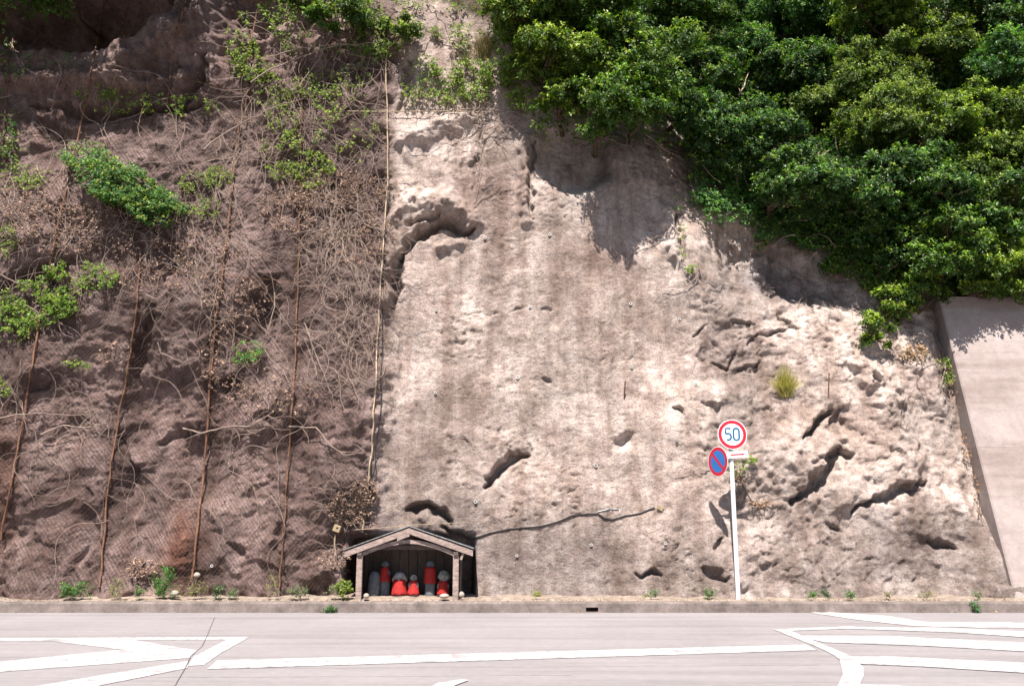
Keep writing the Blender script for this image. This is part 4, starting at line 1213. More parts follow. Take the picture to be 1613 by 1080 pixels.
TREES = [
 # px, py, radius, green, out, yellow, label
 (835, 25, 0.95, 2, 0.6, 0.35, 'yellow-green leafy tree at the top, first tree right of the dry grass'),
 (930, 15, 1.15, 0, 0.9, 0.30, 'bushy green tree touching the top edge right of the yellow-green one'),
 (1045, 10, 1.25, 0, 1.1, 0.22, 'broad green tree at the top edge above the shaded rock'),
 (1165, 15, 1.25, 1, 1.1, 0.15, 'bluish-green tree at the top edge above the centre of the slope'),
 (1285, 5, 1.20, 3, 1.1, 0.15, 'pale blue-green crown at the top edge right of centre'),
 (1400, 20, 1.15, 2, 0.9, 0.25, 'green tree at the top edge just left of the dark upper right gap'),
 (1490, 80, 0.85, 4, 1.1, 0.25, 'olive green crown directly below left of the dark upper right gap'),
 (1600, 120, 1.0, 3, 1.2, 0.15, 'pale silvery-green crown at the right edge beneath the dark gap'),
 (850, 95, 0.75, 2, 0.7, 0.40, 'bright yellow-green low crown at the left end of the thicket'),
 (905, 120, 0.85, 2, 1.0, 0.35, 'yellow-green crown overhanging the vertical rock edge'),
 (990, 100, 0.95, 0, 1.4, 0.25, 'rounded sunlit crown over the deep shade patch'),
 (1010, 165, 0.72, 0, 1.5, 0.12, 'dark drooping crown hanging directly over the shaded rock'),
 (1100, 110, 0.95, 1, 1.5, 0.20, 'dense dark green crown right of the rounded sunlit one'),
 (1180, 90, 0.90, 3, 1.5, 0.22, 'glossy pale-topped crown above the orange bare branch'),
 (1265, 130, 0.95, 1, 1.3, 0.15, 'dark blue-green crown in the middle of the thicket'),
 (1375, 120, 0.95, 4, 1.4, 0.22, 'olive crown in sun left of the olive green crown below the gap'),
 (1120, 205, 0.80, 1, 1.5, 0.10, 'low dark crown just above the corner of bare grey rock'),
 (1210, 225, 0.90, 1, 1.7, 0.12, 'shaded crown low in the thicket above the ivy'),
 (1320, 175, 0.80, 4, 1.5, 0.30, 'small sunlit olive crown standing out in the middle right'),
 (1395, 195, 0.95, 4, 1.5, 0.28, 'large sunlit olive crown left of the right-edge trees'),
 (1500, 190, 1.05, 2, 1.3, 0.25, 'wide light green crown right of the large olive crown'),
 (1600, 225, 1.15, 4, 1.3, 0.25, 'big feathery yellowish crown at the right edge at mid height'),
 (1300, 290, 0.90, 1, 1.5, 0.10, 'dark shaded crown right of the ivy patch'),
 (1430, 290, 0.95, 1, 1.6, 0.12, 'dark crown deep in the shade below the large olive crown'),
 (1545, 320, 1.0, 4, 1.2, 0.22, 'speckled olive crown above the retaining wall'),
 (1625, 340, 0.95, 1, 1.2, 0.15, 'dark green crown cut by the right edge above the wall'),
 (1500, 400, 0.75, 0, 1.2, 0.15, 'low green bush above the top corner of the concrete wall'),
 (1380, 370, 0.75, 1, 1.5, 0.12, 'low dark bush at the lower rim of the thicket'),
 (1545, 10, 1.0, 1, 0.9, 0.12, 'dark crown filling the upper right gap'),
 (1640, 40, 1.0, 0, 0.8, 0.15, 'dark green crown in the upper right corner'),
 (1075, 175, 0.66, 1, 1.5, 0.14, 'small dark crown over the right half of the shaded rock'),
 (945, 168, 0.66, 0, 1.3, 0.20, 'small crown with sunlit edge over the left half of the shaded rock'),
 (880, 165, 0.50, 2, 0.6, 0.25, 'smallest yellowish bush beside the ragged twigs at the rock edge'),
 (1220, 160, 0.85, 1, 1.2, 0.15, 'dark crown around the orange bare branch'),
 (1480, 340, 0.9, 1, 0.9, 0.12, 'dark crown at the twisted pale branch'),
 (1240, 290, 0.75, 1, 1.5, 0.15, 'low dark crown rising right out of the ivy mat'),
 (1590, 425, 0.85, 2, 1.0, 0.25, 'bright green bush above the concrete wall at the right edge'),
]
for k, (px, py, r, g, out, ye, lb) in enumerate(TREES):
    tree(px, py, r * (1.2 if k % 4 else 1.08), lb, out * (1.25 if k % 3 else 0.75), g, yellow=ye, L=(0.074, 0.076, 0.080, 0.068, 0.060)[g], dens=(1.15, 1.15, 1.1, 1.2, 1.4)[g])
SHR = [
 (1396, 486, 0.66, 2, 0.4, 'bright green bush hanging over the rock left of the concrete wall corner'),
 (1372, 522, 0.42, 2, 0.3, 'small low tuft of bush at the tip of the leafy overhang beside the wall'),
 (1446, 468, 0.78, 0, 0.45, 'rounded green bush touching the concrete wall corner'),
 (548, 38, 0.80, 0, 0.45, 'dark green bush at the top left of the bare upper rock'),
 (490, 14, 0.55, 2, 0.4, 'small sunlit bush at the top edge left of the dark green bush'),
 (612, 48, 0.62, 4, 0.35, 'grey-green bushy plant right beside the top centre cable'),
]
for px, py, r, g, out, lb in SHR: tree(px, py, r, lb, out, g, L=0.075, yellow=0.3, name='shrub', cat='shrub', group='shrubs growing on the rock', nl=7, dens=1.3)
# trees above the frame shade the hollow at the upper left
for px, py, r, lb in ((60, -70, 1.3, 'tree above the picture over the dark upper left hollow'), (230, -90, 1.2, 'tree above the picture over the cable ends'),
                      (-60, -40, 1.3, 'tree beyond the upper left corner')):
    tree(px, py, r, lb, 1.3, 0, dens=0.6, group='trees above the left rock face')

# leaves that hug the rock: ivy, creepers
def creeper(blobs, n, L, label, name='creeper', cat='creeper', green=0, yellow=0.3, out=(0.02, 0.16), stems=6, mat=None, ycol=(0.24, 0.29, 0.045), group=None, base=None, k=4, kind=None, wr=0.6):
    """blobs: (px, py, rx, ry, weight)"""
    bw = np.array([b[4] for b in blobs], float); bw /= bw.sum()
    ch = R.choice(len(blobs), n, p=bw)
    B = np.array([[b[0], b[1], b[2], b[3]] for b in blobs], float)[ch]
    # clumped points
    a = R.random(n) * 2 * math.pi; r = np.sqrt(R.random(n))
    px = B[:, 0] + B[:, 2] * r * np.cos(a); py = B[:, 1] + B[:, 3] * r * np.sin(a)
    u = vnoise(px * 0.06, py * 0.06, 61) + 0.6 * vnoise(px * 0.15, py * 0.15, 63)
    keep = u > R.random(n) * 1.2 - 0.75
    px, py = px[keep], py[keep]; n = len(px)
    # vectorised projection onto the blurred face
    d = np.stack([(px - 806.5) / F, CP - (540 - py) / F * SP, SP + (540 - py) / F * CP], 1)
    y = np.full(n, 19.3)
    for _ in range(25):
        p = CAM + d * (y / d[:, 1])[:, None]; y = 0.5 * y + 0.5 * samp(YH, p[:, 0], p[:, 2])
    P = CAM + d * (y / d[:, 1])[:, None]
    P[:, 1] = np.minimum(P[:, 1], samp(YG, P[:, 0], P[:, 2])) - (out[0] + (out[1] - out[0]) * R.random(n) ** 1.5)
    Nn = normal_at(P[:, 0], P[:, 2]); Nn = unit(Nn * 0.5 + np.array([0, -0.8, 0.7]) + 0.5 * rnd_dirs(n))
    c0 = P.mean(0)
    root = empty(name, c0, label, cat, group)
    if kind: root['kind'] = kind
    v, t, col = sprigs(P, Nn, k, L, base or GREENS[green], yellow, ycol, wr)
    mesh_np('leaves', v, tris=t, mat=mat or M_ivy, parent=root, tint=col)
    if stems:
        paths = []
        for _ in range(stems):
            b = blobs[R.choice(len(blobs), p=bw)]
            x, yy = b[0] + b[2] * R.uniform(-0.9, 0.9), b[1] - b[3] * R.uniform(0, 1.0)
            ang = R.uniform(0.2, math.pi - 0.2); pts = []
            for s_ in range(14):
                pts.append(surf(x, yy, 0.04 + 0.03 * R.random(), YH)); ang += R.normal() * 0.35
                x += 7 * math.cos(ang); yy += 7 * abs(math.sin(ang))
            paths.append((np.array(pts), np.linspace(0.012, 0.005, 14)))
        v, q = tubes(paths, 5)
        mesh_np('stems', v, quads=q, mat=M_vine, parent=root, smooth=True)
    return root
creeper([(150, 258, 42, 20, 1), (200, 300, 50, 30, 2), (254, 332, 42, 28, 2), (175, 290, 44, 28, 1)], 3600, 0.065, 'dense bright green bush hanging diagonally on the left rock face', name='hanging_bush', cat='bush', out=(0.05, 0.65), green=3, yellow=0.28, stems=8)
creeper([(120, 440, 70, 26, 2), (60, 480, 60, 36, 2), (20, 510, 40, 30, 1), (95, 485, 30, 18, 1)], 1500, 0.06, 'yellow-green creeper at the left edge at mid height', out=(0.03, 0.25), green=2, yellow=0.35)
creeper([(210, 165, 90, 18, 2), (300, 170, 50, 16, 1), (160, 150, 40, 12, 1)], 420, 0.055, 'thin line of yellow-green leaves under the ledge at upper left', green=2, yellow=0.5, stems=5)
creeper([(385, 85, 26, 26, 2), (400, 110, 34, 20, 2), (370, 62, 24, 12, 1), (430, 120, 20, 14, 1)], 380, 0.07, 'yellow-green leafy sprays left of the bare slanting branches', green=2, yellow=0.6, stems=6)
creeper([(480, 180, 50, 60, 2), (450, 240, 40, 50, 2), (500, 150, 60, 40, 1), (490, 270, 40, 30, 2)], 1000, 0.055, 'yellow-green creeper threaded through the dead stems', green=2, yellow=0.6, stems=10)
creeper([(310, 290, 26, 18, 1), (345, 280, 24, 16, 1), (320, 330, 30, 20, 1)], 330, 0.055, 'small light green creeper right of the hanging bush', green=2, yellow=0.5, stems=5)
creeper([(672, 115, 26, 26, 2), (700, 140, 36, 26, 2), (755, 150, 26, 20, 1.5), (750, 112, 40, 14, 1.5), (650, 140, 16, 30, 1)], 1150, 0.06, 'bright green creeper on the rock above the horizontal pale rope', green=2, yellow=0.5, out=(0.02, 0.22))
creeper([(440, 20, 30, 40, 2), (470, 70, 30, 20, 1), (400, 30, 20, 20, 0.6)], 500, 0.055, 'green leaves along the top edge left of the sunlit bush', green=2, yellow=0.35, out=(0.02, 0.25), stems=7)
creeper([(600, 70, 40, 22, 2), (560, 90, 50, 16, 1), (575, 20, 40, 25, 2)], 900, 0.055, 'grey-green leafy growth around the foot of the upper centre bushes', green=4, yellow=0.35, out=(0.02, 0.35), stems=9)
creeper([(800, 60, 26, 40, 2), (790, 120, 34, 20, 2), (820, 160, 24, 18, 1), (730, 60, 30, 20, 0.5)], 1300, 0.06, 'bright green creeper between dry grass and the yellow-green tree', green=2, yellow=0.45, out=(0.02, 0.35), stems=9)
creeper([(560, 200, 40, 60, 1), (430, 150, 30, 40, 1), (540, 130, 50, 30, 1)], 500, 0.05, 'scattered fresh leaves among the sloping bare branches', green=2, yellow=0.6, stems=4)
creeper([(870, 205, 40, 20, 1), (950, 218, 60, 18, 1), (1040, 222, 40, 18, 1), (1095, 260, 20, 40, 1)], 800, 0.06, 'ragged dangling sprays along the rim above the shaded rock', green=0, yellow=0.3, out=(0.05, 0.7), stems=18)
creeper([(690, 52, 13, 8, 1)], 70, 0.055, 'small isolated green plant on bare rock at top centre', green=2, yellow=0.5, stems=2)
creeper([(650, 8, 30, 10, 1), (710, 10, 30, 10, 1)], 150, 0.055, 'sparse leaves along the top edge above the bare rock', green=2, yellow=0.5, stems=3)
creeper([(395, 552, 26, 14, 3), (388, 565, 20, 12, 1)], 330, 0.05, 'small vivid green fern-like plant on the net at mid height', name='fern', cat='plant', green=3, yellow=0.35, out=(0.05, 0.25), stems=3, base=(0.06, 0.20, 0.035), wr=0.4)
creeper([(20, 90, 30, 40, 1), (80, 95, 40, 10, 1), (10, 200, 20, 60, 1)], 330, 0.06, 'dark green leaves in the upper left corner', green=1, yellow=0.2, stems=5)
creeper([(20, 260, 30, 40, 1), (45, 280, 40, 20, 1), (10, 380, 20, 30, 1)], 350, 0.055, 'sparse creeper on the left edge above the litter', green=2, yellow=0.4, stems=5)
creeper([(125, 575, 22, 8, 1), (8, 610, 14, 18, 1)], 110, 0.05, 'few yellow-green sprigs low on the left edge', green=2, yellow=0.5, stems=3)
creeper([(1120, 300, 40, 40, 1.5), (1160, 300, 60, 40, 2), (1225, 345, 60, 40, 2), (1130, 330, 35, 28, 1), (1290, 370, 50, 30, 1.5), (1200, 290, 60, 30, 1)], 4200, 0.07, 'mat of bright green ivy spreading over the rock below the thicket', name='ivy', cat='ivy', green=3, yellow=0.28, out=(0.05, 0.45), stems=14, ycol=(0.16, 0.27, 0.04))
creeper([(1350, 415, 50, 26, 2), (1400, 440, 50, 30, 2), (1310, 420, 22, 10, 0.5)], 1800, 0.07, 'ivy at the foot of the thicket toward the concrete wall', name='ivy', cat='ivy', green=0, yellow=0.22, out=(0.02, 0.3), stems=10)
creeper([(1073, 380, 6, 30, 1), (1068, 320, 12, 12, 1), (1090, 425, 12, 8, 1)], 120, 0.05, 'thin strand of leaves in the notch at the edge of the middle face', green=2, yellow=0.5, stems=4)
creeper([(1490, 585, 12, 22, 2), (1485, 572, 12, 8, 1)], 90, 0.06, 'leafy sprig in the gap between rock and concrete wall', green=2, yellow=0.5, stems=3)
creeper([(1195, 385, 12, 10, 1), (1300, 425, 12, 10, 1)], 90, 0.05, 'two small hanging leaf tufts on the shaded rock', green=1, yellow=0.2, stems=2)
creeper([(1160, 735, 14, 12, 1), (1180, 725, 10, 6, 1)], 60, 0.045, 'little vine of green leaves behind the sign pole', green=2, yellow=0.4, stems=2)
# leafy mat over the wall top
tree(1545, 455, 0.50, 'low leafy mat spilling over the left half of the concrete wall top', 0, 2, y=19.8, L=0.075, yellow=0.35, name='shrub', cat='shrub', group='shrubs over the concrete wall', flat=0.45, nl=12)
tree(1612, 462, 0.60, 'low leafy mat spilling over the right half of the concrete wall top', 0, 2, y=19.8, L=0.075, yellow=0.35, name='shrub', cat='shrub', group='shrubs over the concrete wall', flat=0.5, nl=12)
# undergrowth between the trees: nobody could count it
def under():
    n = 30000
    px = R.uniform(780, 1660, n); py = R.uniform(-60, 480, n)
    lim = np.interp(px, [p[0] for p in cxp], [p[1] for p in cxp])
    k = py < lim - 12; px, py = px[k], py[k]; n = len(px)
    d = np.stack([(px - 806.5) / F, CP - (540 - py) / F * SP, SP + (540 - py) / F * CP], 1)
    y = np.full(n, 19.5)
    for _ in range(30):
        p = CAM + d * (y / d[:, 1])[:, None]; y = 0.5 * y + 0.5 * samp(YG, p[:, 0], p[:, 2])
    P = CAM + d * (y / d[:, 1])[:, None]; P[:, 1] -= 0.05 + 0.35 * R.random(n)
    v, t, col = sprigs(P, unit(np.array([0, -0.8, 0.6]) + 0.6 * rnd_dirs(n)), 5, 0.10, GREENS[1], 0.12)
    o = mesh_np('undergrowth', v, tris=t, mat=M_leaf, tint=col)
    tag(o, 'dark leafy undergrowth filling the gaps between the trees', 'undergrowth', kind='stuff')
under()

# ---- dead stems
def wander(x, y, ang, n, stepp, curl, drift, A, off, lo=0.02):
    pts = []; c = R.normal() * curl
    for _ in range(n):
        p = surf(x, y, off + lo * R.random(), A); pts.append(p)
        c = c * 0.6 + R.normal() * curl * 0.75
        ang += c; ang = ang * (1 - drift) + math.pi / 2 * drift
        x += stepp * math.cos(ang); y += stepp * math.sin(ang)
    return np.array(pts)
def tangle(regions, count, label, rad=(0.003, 0.009), n=(8, 24), stepp=9, curl=0.22, drift=0.06, name='dead_vines', off=0.05, mat=None, kind='stuff', A=None):
    w = np.array([r[4] for r in regions], float); w /= w.sum(); paths = []
    for _ in range(count):
        r = regions[R.choice(len(regions), p=w)]
        x, y = r[0] + r[2] * R.uniform(-1, 1), r[1] + r[3] * R.uniform(-1, 1)
        k = int(R.integers(n[0], n[1])); p = wander(x, y, R.uniform(0, 2 * math.pi), k, stepp, curl, drift, YH if A is None else A, off)
        r0 = R.uniform(*rad); paths.append((p, np.linspace(r0, r0 * 0.4, k)))
    v, q = tubes(paths, 5)
    return tag(mesh_np(name, v, quads=q, mat=mat or M_vine, smooth=True), label, 'vines', kind=kind)
tangle([(500, 160, 110, 80, 3), (440, 240, 90, 60, 2), (560, 300, 50, 60, 2), (480, 120, 80, 40, 1)], 160, 'tangle of bare tan stems in the upper left centre')
tangle([(560, 430, 48, 120, 3), (540, 380, 70, 60, 1), (575, 520, 30, 90, 2)], 190, 'curling mass of dead pale stems along the right edge of the net', curl=0.42, stepp=7)
tangle([(130, 330, 130, 60, 2), (60, 400, 80, 50, 1), (300, 400, 90, 60, 2), (330, 220, 70, 40, 1)], 130, 'scattered dead stems over the left rock face', rad=(0.004, 0.009))
tangle([(400, 560, 150, 90, 2), (100, 660, 100, 30, 1), (430, 660, 60, 30, 1), (250, 760, 180, 60, 1)], 90, 'thin dead stems low on the netted rock', rad=(0.004, 0.009), curl=0.3)
tangle([(545, 790, 36, 26, 2), (530, 880, 26, 20, 1)], 90, 'dead twigs heaped left of the shrine roof', rad=(0.004, 0.009), n=(5, 11), stepp=6, curl=0.4)
tangle([(780, 195, 45, 30, 1), (700, 180, 50, 10, 0.5)], 34, 'bare twigs at the ragged edge under the thicket', rad=(0.005, 0.011), n=(6, 14))
tangle([(1150, 200, 200, 60, 1), (1350, 330, 130, 80, 1), (1500, 300, 100, 100, 1)], 60, 'bare branches glimpsed inside the dark thicket', rad=(0.010, 0.022), off=0.6, curl=0.3, n=(6, 12))
tangle([(1090, 445, 20, 20, 1), (1120, 480, 40, 20, 0.3)], 16, 'dry wiry stems on the shoulder of the pale rock', rad=(0.003, 0.006), n=(5, 9), stepp=5)

def branch(pxs, rad, label, off=0.06, taper=0.4, mat=None, name='dead_branch', A=None, sides=6, extra=3):
    A = YH if A is None else A
    xs_ = np.array([p[0] for p in pxs], float); ys_ = np.array([p[1] for p in pxs], float)
    s = np.concatenate([[0], np.cumsum(np.hypot(np.diff(xs_), np.diff(ys_)))]); n = max(8, int(s[-1] / 7))
    t = np.linspace(0, s[-1], n); X = np.interp(t, s, xs_) + 1.6 * vnoise(t * 0.07, t * 0, int(xs_[0])); Y = np.interp(t, s, ys_) + 1.6 * vnoise(t * 0.07, t * 0, int(ys_[0]) + 7)
    P = np.array([surf(a, b, off, A) for a, b in zip(X, Y)])
    paths = [(P, np.linspace(rad, rad * taper, n))]
    for _ in range(extra):
        i = random.randint(1, n - 2); w = wander(X[i], Y[i], R.uniform(0, 6.28), 6, 6, 0.3, 0.0, A, off, 0.01)
        paths.append((w, np.linspace(rad * 0.5, rad * 0.2, 6)))
    v, q = tubes(paths, sides)
    return tag(mesh_np(name, v, quads=q, mat=mat or M_vine, smooth=True), label, 'branch', 'single dead branches and roots on the rock')
branch([(325, 240), (345, 222), (372, 206), (430, 175), (480, 160)], 0.022, 'dead branch arching up from the litter to the yellow-green creeper', 0.16)
branch([(398, 138), (430, 118), (480, 95), (540, 78), (600, 74)], 0.024, 'long sloping bare branch at top left centre, thicker one', 0.22)
branch([(425, 98), (470, 86), (520, 78), (570, 80)], 0.018, 'bare brown branch just above the long sloping one', 0.22)
branch([(474, 145), (500, 110), (518, 76), (530, 60)], 0.014, 'pale straight stem crossing the sloping branches', 0.24)
branch([(66, 684), (100, 670), (135, 674), (172, 667)], 0.020, 'pale root snaking near the left edge below mid height')
branch([(290, 674), (320, 684), (355, 672), (395, 672), (430, 650)], 0.022, 'long pale root crossing the thickest cable', extra=4)
branch([(455, 672), (500, 675), (520, 700), (545, 718), (585, 712)], 0.018, 'wavy root between the long pale root and the edge cable')
branch([(0, 658), (60, 650), (130, 656), (160, 640)], 0.014, 'thin root at the left edge above the pale snaking root')
branch([(0, 430), (30, 448), (54, 450)], 0.020, 'pale short branch at the left edge beside the creeper')
branch([(250, 540), (255, 558), (290, 570), (320, 560)], 0.012, 'curved thin twig in the middle of the netted rock', extra=1)
branch([(432, 460), (436, 480), (420, 530)], 0.018, 'pale forked twig in the shaded hollow of the net', extra=2)
branch([(480, 510), (500, 560), (520, 620)], 0.012, 'slanting straight twig left of the curling stems', extra=2)
branch([(232, 465), (245, 474), (262, 462), (270, 448)], 0.016, 'hooked twig at the top of the dark cleft', extra=1)
branch([(760, 232), (755, 290), (748, 325)], 0.014, 'thin bare vine hanging down the brown rock at top centre', 0.03, A=YG)
branch([(748, 325), (765, 310), (790, 292)], 0.010, 'short twig branching right from the thin hanging vine', 0.03, A=YG)
branch([(715, 178), (760, 174), (800, 180)], 0.020, 'broken grey branch at the right end of the pale rope', 0.12, A=YG)
branch([(1150, 178), (1160, 160), (1166, 140)], 0.024, 'orange sunlit branch inside the thicket', 1.0, mat=M_tancable, extra=1)
branch([(1462, 388), (1458, 412), (1472, 432)], 0.030, 'twisted pale branch at the lower right of the thicket', 0.7, mat=M_tancable, extra=2)
branch([(1405, 410), (1400, 428), (1380, 440)], 0.020, 'short bare branch left of the twisted pale one', 0.5, mat=M_tancable, extra=1)
branch([(1416, 648), (1420, 640), (1424, 626)], 0.012, 'small dark forked twig sticking out of the right rock', 0.08, mat=M_bark, A=YG, extra=2)
branch([(1412, 668), (1422, 676), (1430, 682)], 0.010, 'tiny dark twig below the forked twig on the right rock', 0.03, mat=M_bark, A=YG, extra=2)
branch([(1165, 745), (1172, 770), (1185, 790), (1215, 800)], 0.014, 'dry vine trailing down the rock right of the sign pole', 0.02, mat=M_bark, A=YG, extra=5)
branch([(1500, 590), (1510, 640), (1520, 680), (1535, 760), (1545, 820)], 0.012, 'dry vine running down the gap beside the concrete wall', 0.05, mat=M_bark, A=YG, extra=8)
branch([(1490, 520), (1500, 545), (1512, 565)], 0.008, 'thin shadowy twig against the concrete wall', 0.02, mat=M_bark, extra=0)

# ---- dead leaf litter caught in the net
def litter(blobs, n, label, L=0.05, base=(0.23, 0.15, 0.12)):
    o = creeper(blobs, n, L, label, name='dead_leaves', cat='dead leaves', base=base, yellow=0.25, ycol=(0.36, 0.25, 0.19), out=(0.01, 0.10), stems=0, mat=M_dry, k=3)
    c = o.children[0]; w = c.matrix_world
    c.parent = None; c.location = o.location; c.name = 'dead_leaves'
    tag(c, label, 'dead leaves', kind='stuff'); bpy.data.objects.remove(o); c.name = 'dead_leaves'
litter([(530, 300, 90, 30, 2), (560, 370, 60, 50, 1), (460, 330, 60, 40, 1)], 2200, 'brown dead leaves caught among the stems at upper left centre')
litter([(110, 360, 120, 40, 2), (40, 330, 60, 40, 1), (250, 420, 90, 40, 1), (330, 400, 60, 40, 0.6)], 1700, 'brown leaf litter on the ledge below the hanging bush')
litter([(380, 470, 60, 30, 1), (360, 560, 50, 70, 1), (430, 620, 70, 40, 1), (180, 560, 30, 20, 0.5)], 800, 'scattered brown leaves in the netted middle left')
litter([(548, 800, 38, 26, 2), (575, 780, 20, 30, 1)], 900, 'heap of brown leaves left of the shrine roof')
litter([(525, 880, 26, 14, 1), (225, 893, 26, 14, 1)], 420, 'brown leaves at the foot of the rock')
litter([(1500, 600, 10, 30, 1), (1522, 690, 8, 40, 1), (1538, 770, 6, 40, 1), (1200, 795, 28, 8, 0.7), (1165, 755, 8, 16, 0.4)], 260, 'dry leaves lodged in the gap by the concrete wall', L=0.045, base=(0.25, 0.14, 0.08))
litter([(1438, 556, 26, 14, 1)], 100, 'dry hanging leaves under the bush by the wall corner', L=0.07, base=(0.30, 0.20, 0.12))

# ---- grass tufts and weeds
def tuft(px, py, h, n, spread, label, cols, name='grass_tuft', cat='grass', y=None, droop=0.5, w=0.006, group=None):
    b = surf(px, py, 0.0) if y is None else at_y(px, py, y)
    root = empty(name, b, label, cat, group)
    V = []; Q = []; C = []; m = 6; n0 = 0
    for i in range(n):
        a = R.uniform(0, 2 * math.pi); lean = R.random() * spread
        d = np.array([math.cos(a) * lean, -abs(math.sin(a)) * lean * 0.8 - 0.05, 1.0]); d /= np.linalg.norm(d)
        L = h * R.uniform(0.5, 1.05); t = np.linspace(0, 1, m)[:, None]
        p = b + R.normal(size=3) * np.array([0.03, 0.02, 0.01]) * (h / 0.4) + d * L * t
        p[:, 2] -= (droop * L * lean * t[:, 0] ** 2)
        side = unit(np.cross(d, [math.sin(a * 3), -1, 0.2])) * w
        ww = (1 - t ** 2 * 0.9)
        V.append(np.concatenate([p + side * ww, p - side * ww]))
        k = np.arange(m - 1); Q.append(np.stack([k, k + 1, k + 1 + m, k + m], 1) + n0); n0 += 2 * m
        c = np.array(cols[i % len(cols)]) * R.uniform(0.7, 1.3); C.append(np.tile(c, (2 * m, 1)))
    mesh_np('blades', np.concatenate(V), quads=np.concatenate(Q), mat=M_ivy, parent=root, tint=np.concatenate(C).astype(np.float32))
    return root
tuft(1237, 624, 0.80, 420, 0.85, 'dry yellow-green grass tuft growing on the right rock', [(0.40, 0.34, 0.10), (0.28, 0.29, 0.07), (0.48, 0.40, 0.16)], droop=0.45)
tuft(762, 95, 0.85, 230, 0.6, 'tall dry tan grass clump at top centre', [(0.36, 0.27, 0.14), (0.26, 0.25, 0.08), (0.40, 0.30, 0.18)], droop=0.3)
tuft(735, 105, 0.5, 90, 0.7, 'shorter dry grass beside the tall tan clump', [(0.30, 0.26, 0.12), (0.22, 0.25, 0.07)], droop=0.4)
def weed(px, py, w, h, n, label, col, L=0.05, y=18.0, stems=6, name='weed', wr=0.4, yellow=0.1, ycol=(0.22, 0.28, 0.06)):
    b = at_y(px, py, y); sc = 1 / 81.0
    root = empty(name, b, label, 'weed', 'weeds along the foot of the rock')
    paths = []; tips = []
    for i in range(stems):
        tx = R.uniform(-1, 1); e = b + np.array([tx * w / 2 * sc, R.uniform(-0.06, 0.1), h * sc * (1 - 0.45 * abs(tx)) * R.uniform(0.8, 1.05)])
        paths.append((limb(b + R.normal(size=3) * np.array([w * sc * 0.2, 0.02, 0]), e, 6, 0.12), np.linspace(0.006, 0.002, 6)))
    v, q = tubes(paths, 4); mesh_np('stems', v, quads=q, mat=M_vine, parent=root)
    P = []
    for i in range(n):
        pt, _ = paths[i % stems]; k = R.random() * 5; j = int(k); f = k - j
        P.append(pt[j] * (1 - f) + pt[min(j + 1, 5)] * f + R.normal(size=3) * np.array([0.035, 0.03, 0.025]))
    P = np.array(P); A = unit(rnd_dirs(len(P)) * 0.6 + np.array([0, -0.4, 0.8]))
    v, t, c = sprigs(P, A, 4, L, col, yellow, ycol, wr)
    mesh_np('leaves', v, tris=t, mat=M_ivy, parent=root, tint=c)
    return root
gr = (0.075, 0.19, 0.045)
weed(122, 938, 54, 28, 200, 'wide feathery green weed, leftmost along the kerb', gr, 0.06, stems=12, wr=0.25)
weed(181, 938, 26, 30, 60, 'dark scraggly weed right of the wide feathery one', (0.10, 0.13, 0.04), 0.04, yellow=0.4)
weed(257, 938, 34, 52, 190, 'tallest bright green weed standing at the kerb', gr, 0.06, stems=8, wr=0.3)
weed(215, 938, 24, 16, 50, 'low grey-green weed between dark scraggly and tallest weed', (0.10, 0.19, 0.06), 0.045)
weed(305, 938, 60, 26, 90, 'low brownish weeds right of the tallest weed', (0.18, 0.14, 0.05), 0.04, stems=14, yellow=0.3)
weed(343, 937, 14, 18, 40, 'narrow dark green weed left of the pale rosette', (0.05, 0.13, 0.05), 0.05)
weed(367, 938, 18, 12, 40, 'small pale grey-green rosette at the kerb', (0.15, 0.24, 0.12), 0.045)
weed(430, 938, 30, 40, 50, 'thin dry weed at the foot of the rusty cable', (0.22, 0.20, 0.07), 0.035, yellow=0.5)
weed(470, 939, 40, 16, 70, 'flat spreading weed right of the rusty cable foot', (0.12, 0.18, 0.08), 0.045, stems=10)
weed(541, 936, 24, 26, 70, 'yellow-green leafy weed just left of the shrine post', (0.20, 0.28, 0.05), 0.06, wr=0.6, yellow=0.4)
weed(525, 932, 20, 14, 35, 'pale small weed left of the yellow-green one by the shrine', (0.20, 0.22, 0.12), 0.045)
weed(848, 939, 26, 8, 50, 'low yellow moss-like weed right of the shrine', (0.26, 0.28, 0.07), 0.035, stems=9)
weed(1031, 939, 10, 10, 26, 'tiny green weed between shrine and sign pole, nearer the pole', (0.06, 0.17, 0.06), 0.045)
weed(1018, 939, 12, 7, 20, 'tiny yellowish weed just left of the tiny green one', (0.22, 0.24, 0.08), 0.035)
weed(1119, 939, 16, 14, 45, 'small green weed left of the sign pole foot', gr, 0.045)
weed(1279, 940, 16, 10, 36, 'small green weed, first one right of the sign pole', gr, 0.045)
weed(1303, 940, 24, 12, 46, 'dark low weed in the middle of the three right of the pole', (0.05, 0.10, 0.035), 0.045)
weed(1341, 940, 16, 9, 36, 'small green weed, third one right of the sign pole', gr, 0.045)
weed(1400, 940, 20, 9, 26, 'pale dry weed at the kerb left of the concrete wall', (0.24, 0.22, 0.10), 0.04)
weed(1455, 940, 40, 9, 46, 'sparse yellowish weeds along the kerb near the wall', (0.22, 0.22, 0.09), 0.035, stems=10)
weed(1540, 940, 14, 10, 26, 'small green weed at the kerb in front of the concrete wall', gr, 0.04)
weed(520, 963, 26, 8, 60, 'flat green weed growing at the road side of the kerb below the shrine', (0.06, 0.15, 0.05), 0.045, y=17.57, stems=8)
weed(1537, 962, 10, 18, 36, 'green weed at the road side of the kerb near the right edge', (0.06, 0.17, 0.06), 0.05, y=17.57)
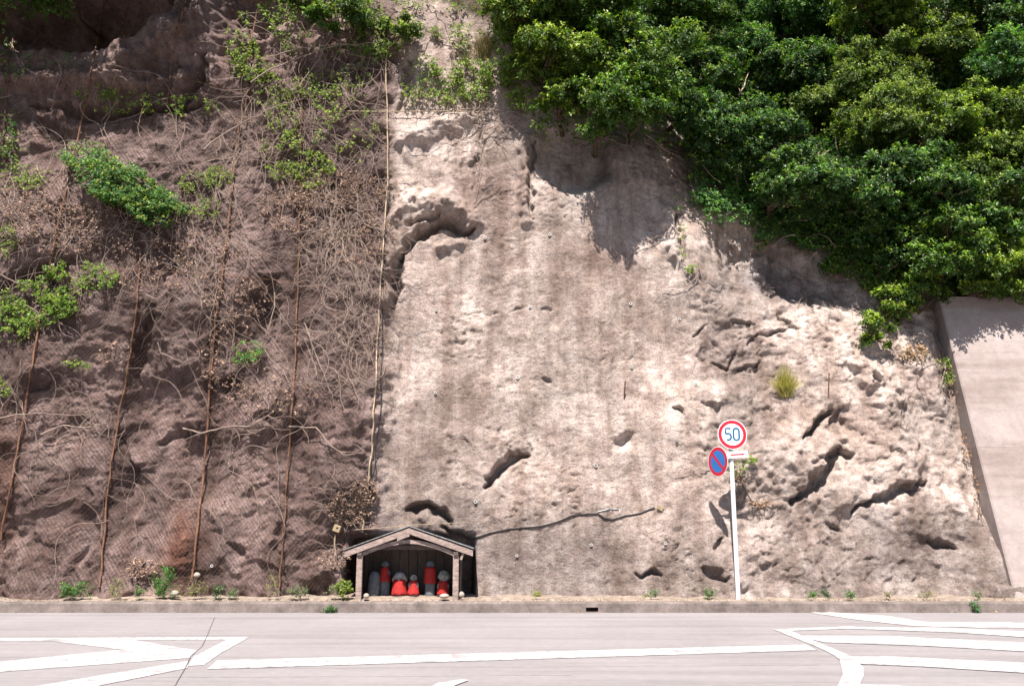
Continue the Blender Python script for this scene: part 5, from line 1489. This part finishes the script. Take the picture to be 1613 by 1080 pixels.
# gravel on the verge
gp = []; gf = []
mbg = MB()
for i in range(700):
    x = R.uniform(-11.5, 11.5); y = R.uniform(17.9, 18.15); s = R.uniform(0.006, 0.022); z = 0.18 + s * 0.3
    mbg.box((x, y, z), (s * 2, s * 1.6, s * 1.2), Matrix.Rotation(R.uniform(0, 3), 3, 'Z') @ Matrix.Rotation(R.uniform(-.5, .5), 3, 'X'), s * 0.3)
tag(mbg.build('gravel', M_pale), 'grit and small stones on the strip behind the kerb', 'gravel', kind='stuff')

# dry grass fringe and leaf scraps on the strip behind the kerb
def fringe():
    V = []; Q = []; C = []; n0 = 0
    for i in range(2600):
        x = R.uniform(-11.8, 12.2)
        if vnoise(np.array(x * 1.7), np.array(3.0), 77) < R.uniform(-0.9, 0.5): continue
        if sp(560, 905)[0] - 0.05 < x < sp(724, 905)[0] + 0.05: continue
        y = R.uniform(17.87, 18.12); h = R.uniform(0.02, 0.085) * (1.6 if R.random() < 0.08 else 1); a = R.uniform(0, math.pi)
        lean = np.array([R.normal() * 0.5, -abs(R.normal()) * 0.3, 1.0]) * h
        b = np.array([x, y, 0.17]); sd = np.array([math.cos(a), math.sin(a), 0]) * 0.004
        V.append([b - sd, b + sd, b + lean * 0.6 + sd, b + lean]); Q.append([n0, n0 + 1, n0 + 2, n0 + 3]); n0 += 4
        c = [(0.34, 0.22, 0.09), (0.22, 0.13, 0.07), (0.14, 0.18, 0.05), (0.40, 0.30, 0.17)][int(R.integers(0, 4))]
        C.append(np.tile(np.array(c) * R.uniform(0.7, 1.3), (4, 1)))
    o = mesh_np('dry_grass', np.concatenate([np.array(v) for v in V]), quads=np.array(Q), mat=M_dry, tint=np.concatenate(C).astype(np.float32))
    tag(o, 'thin fringe of dry grass and scraps along the top of the kerb', 'dry grass', kind='stuff')
fringe()
def kerb_leaves():
    n = 420
    P = np.stack([R.uniform(-11.8, 12.2, n), R.uniform(17.70, 18.1, n), np.full(n, 0.205)], 1)
    P[:, 1] = np.where(R.random(n) < 0.25, R.uniform(17.48, 17.59, n), P[:, 1]); P[P[:, 1] < 17.6, 2] = 0.012
    v, t, c = sprigs(P, unit(np.array([0, -0.2, 1.0]) + 0.3 * rnd_dirs(n)), 1, 0.045, (0.22, 0.13, 0.08), 0.3, (0.34, 0.24, 0.13), 0.5)
    v[:, 2] = np.maximum(v[:, 2], 0.014)
    tag(mesh_np('fallen_leaves', v, tris=t, mat=M_dry, tint=c), 'small brown fallen leaves scattered on kerb and gutter', 'leaves', kind='stuff')
kerb_leaves()
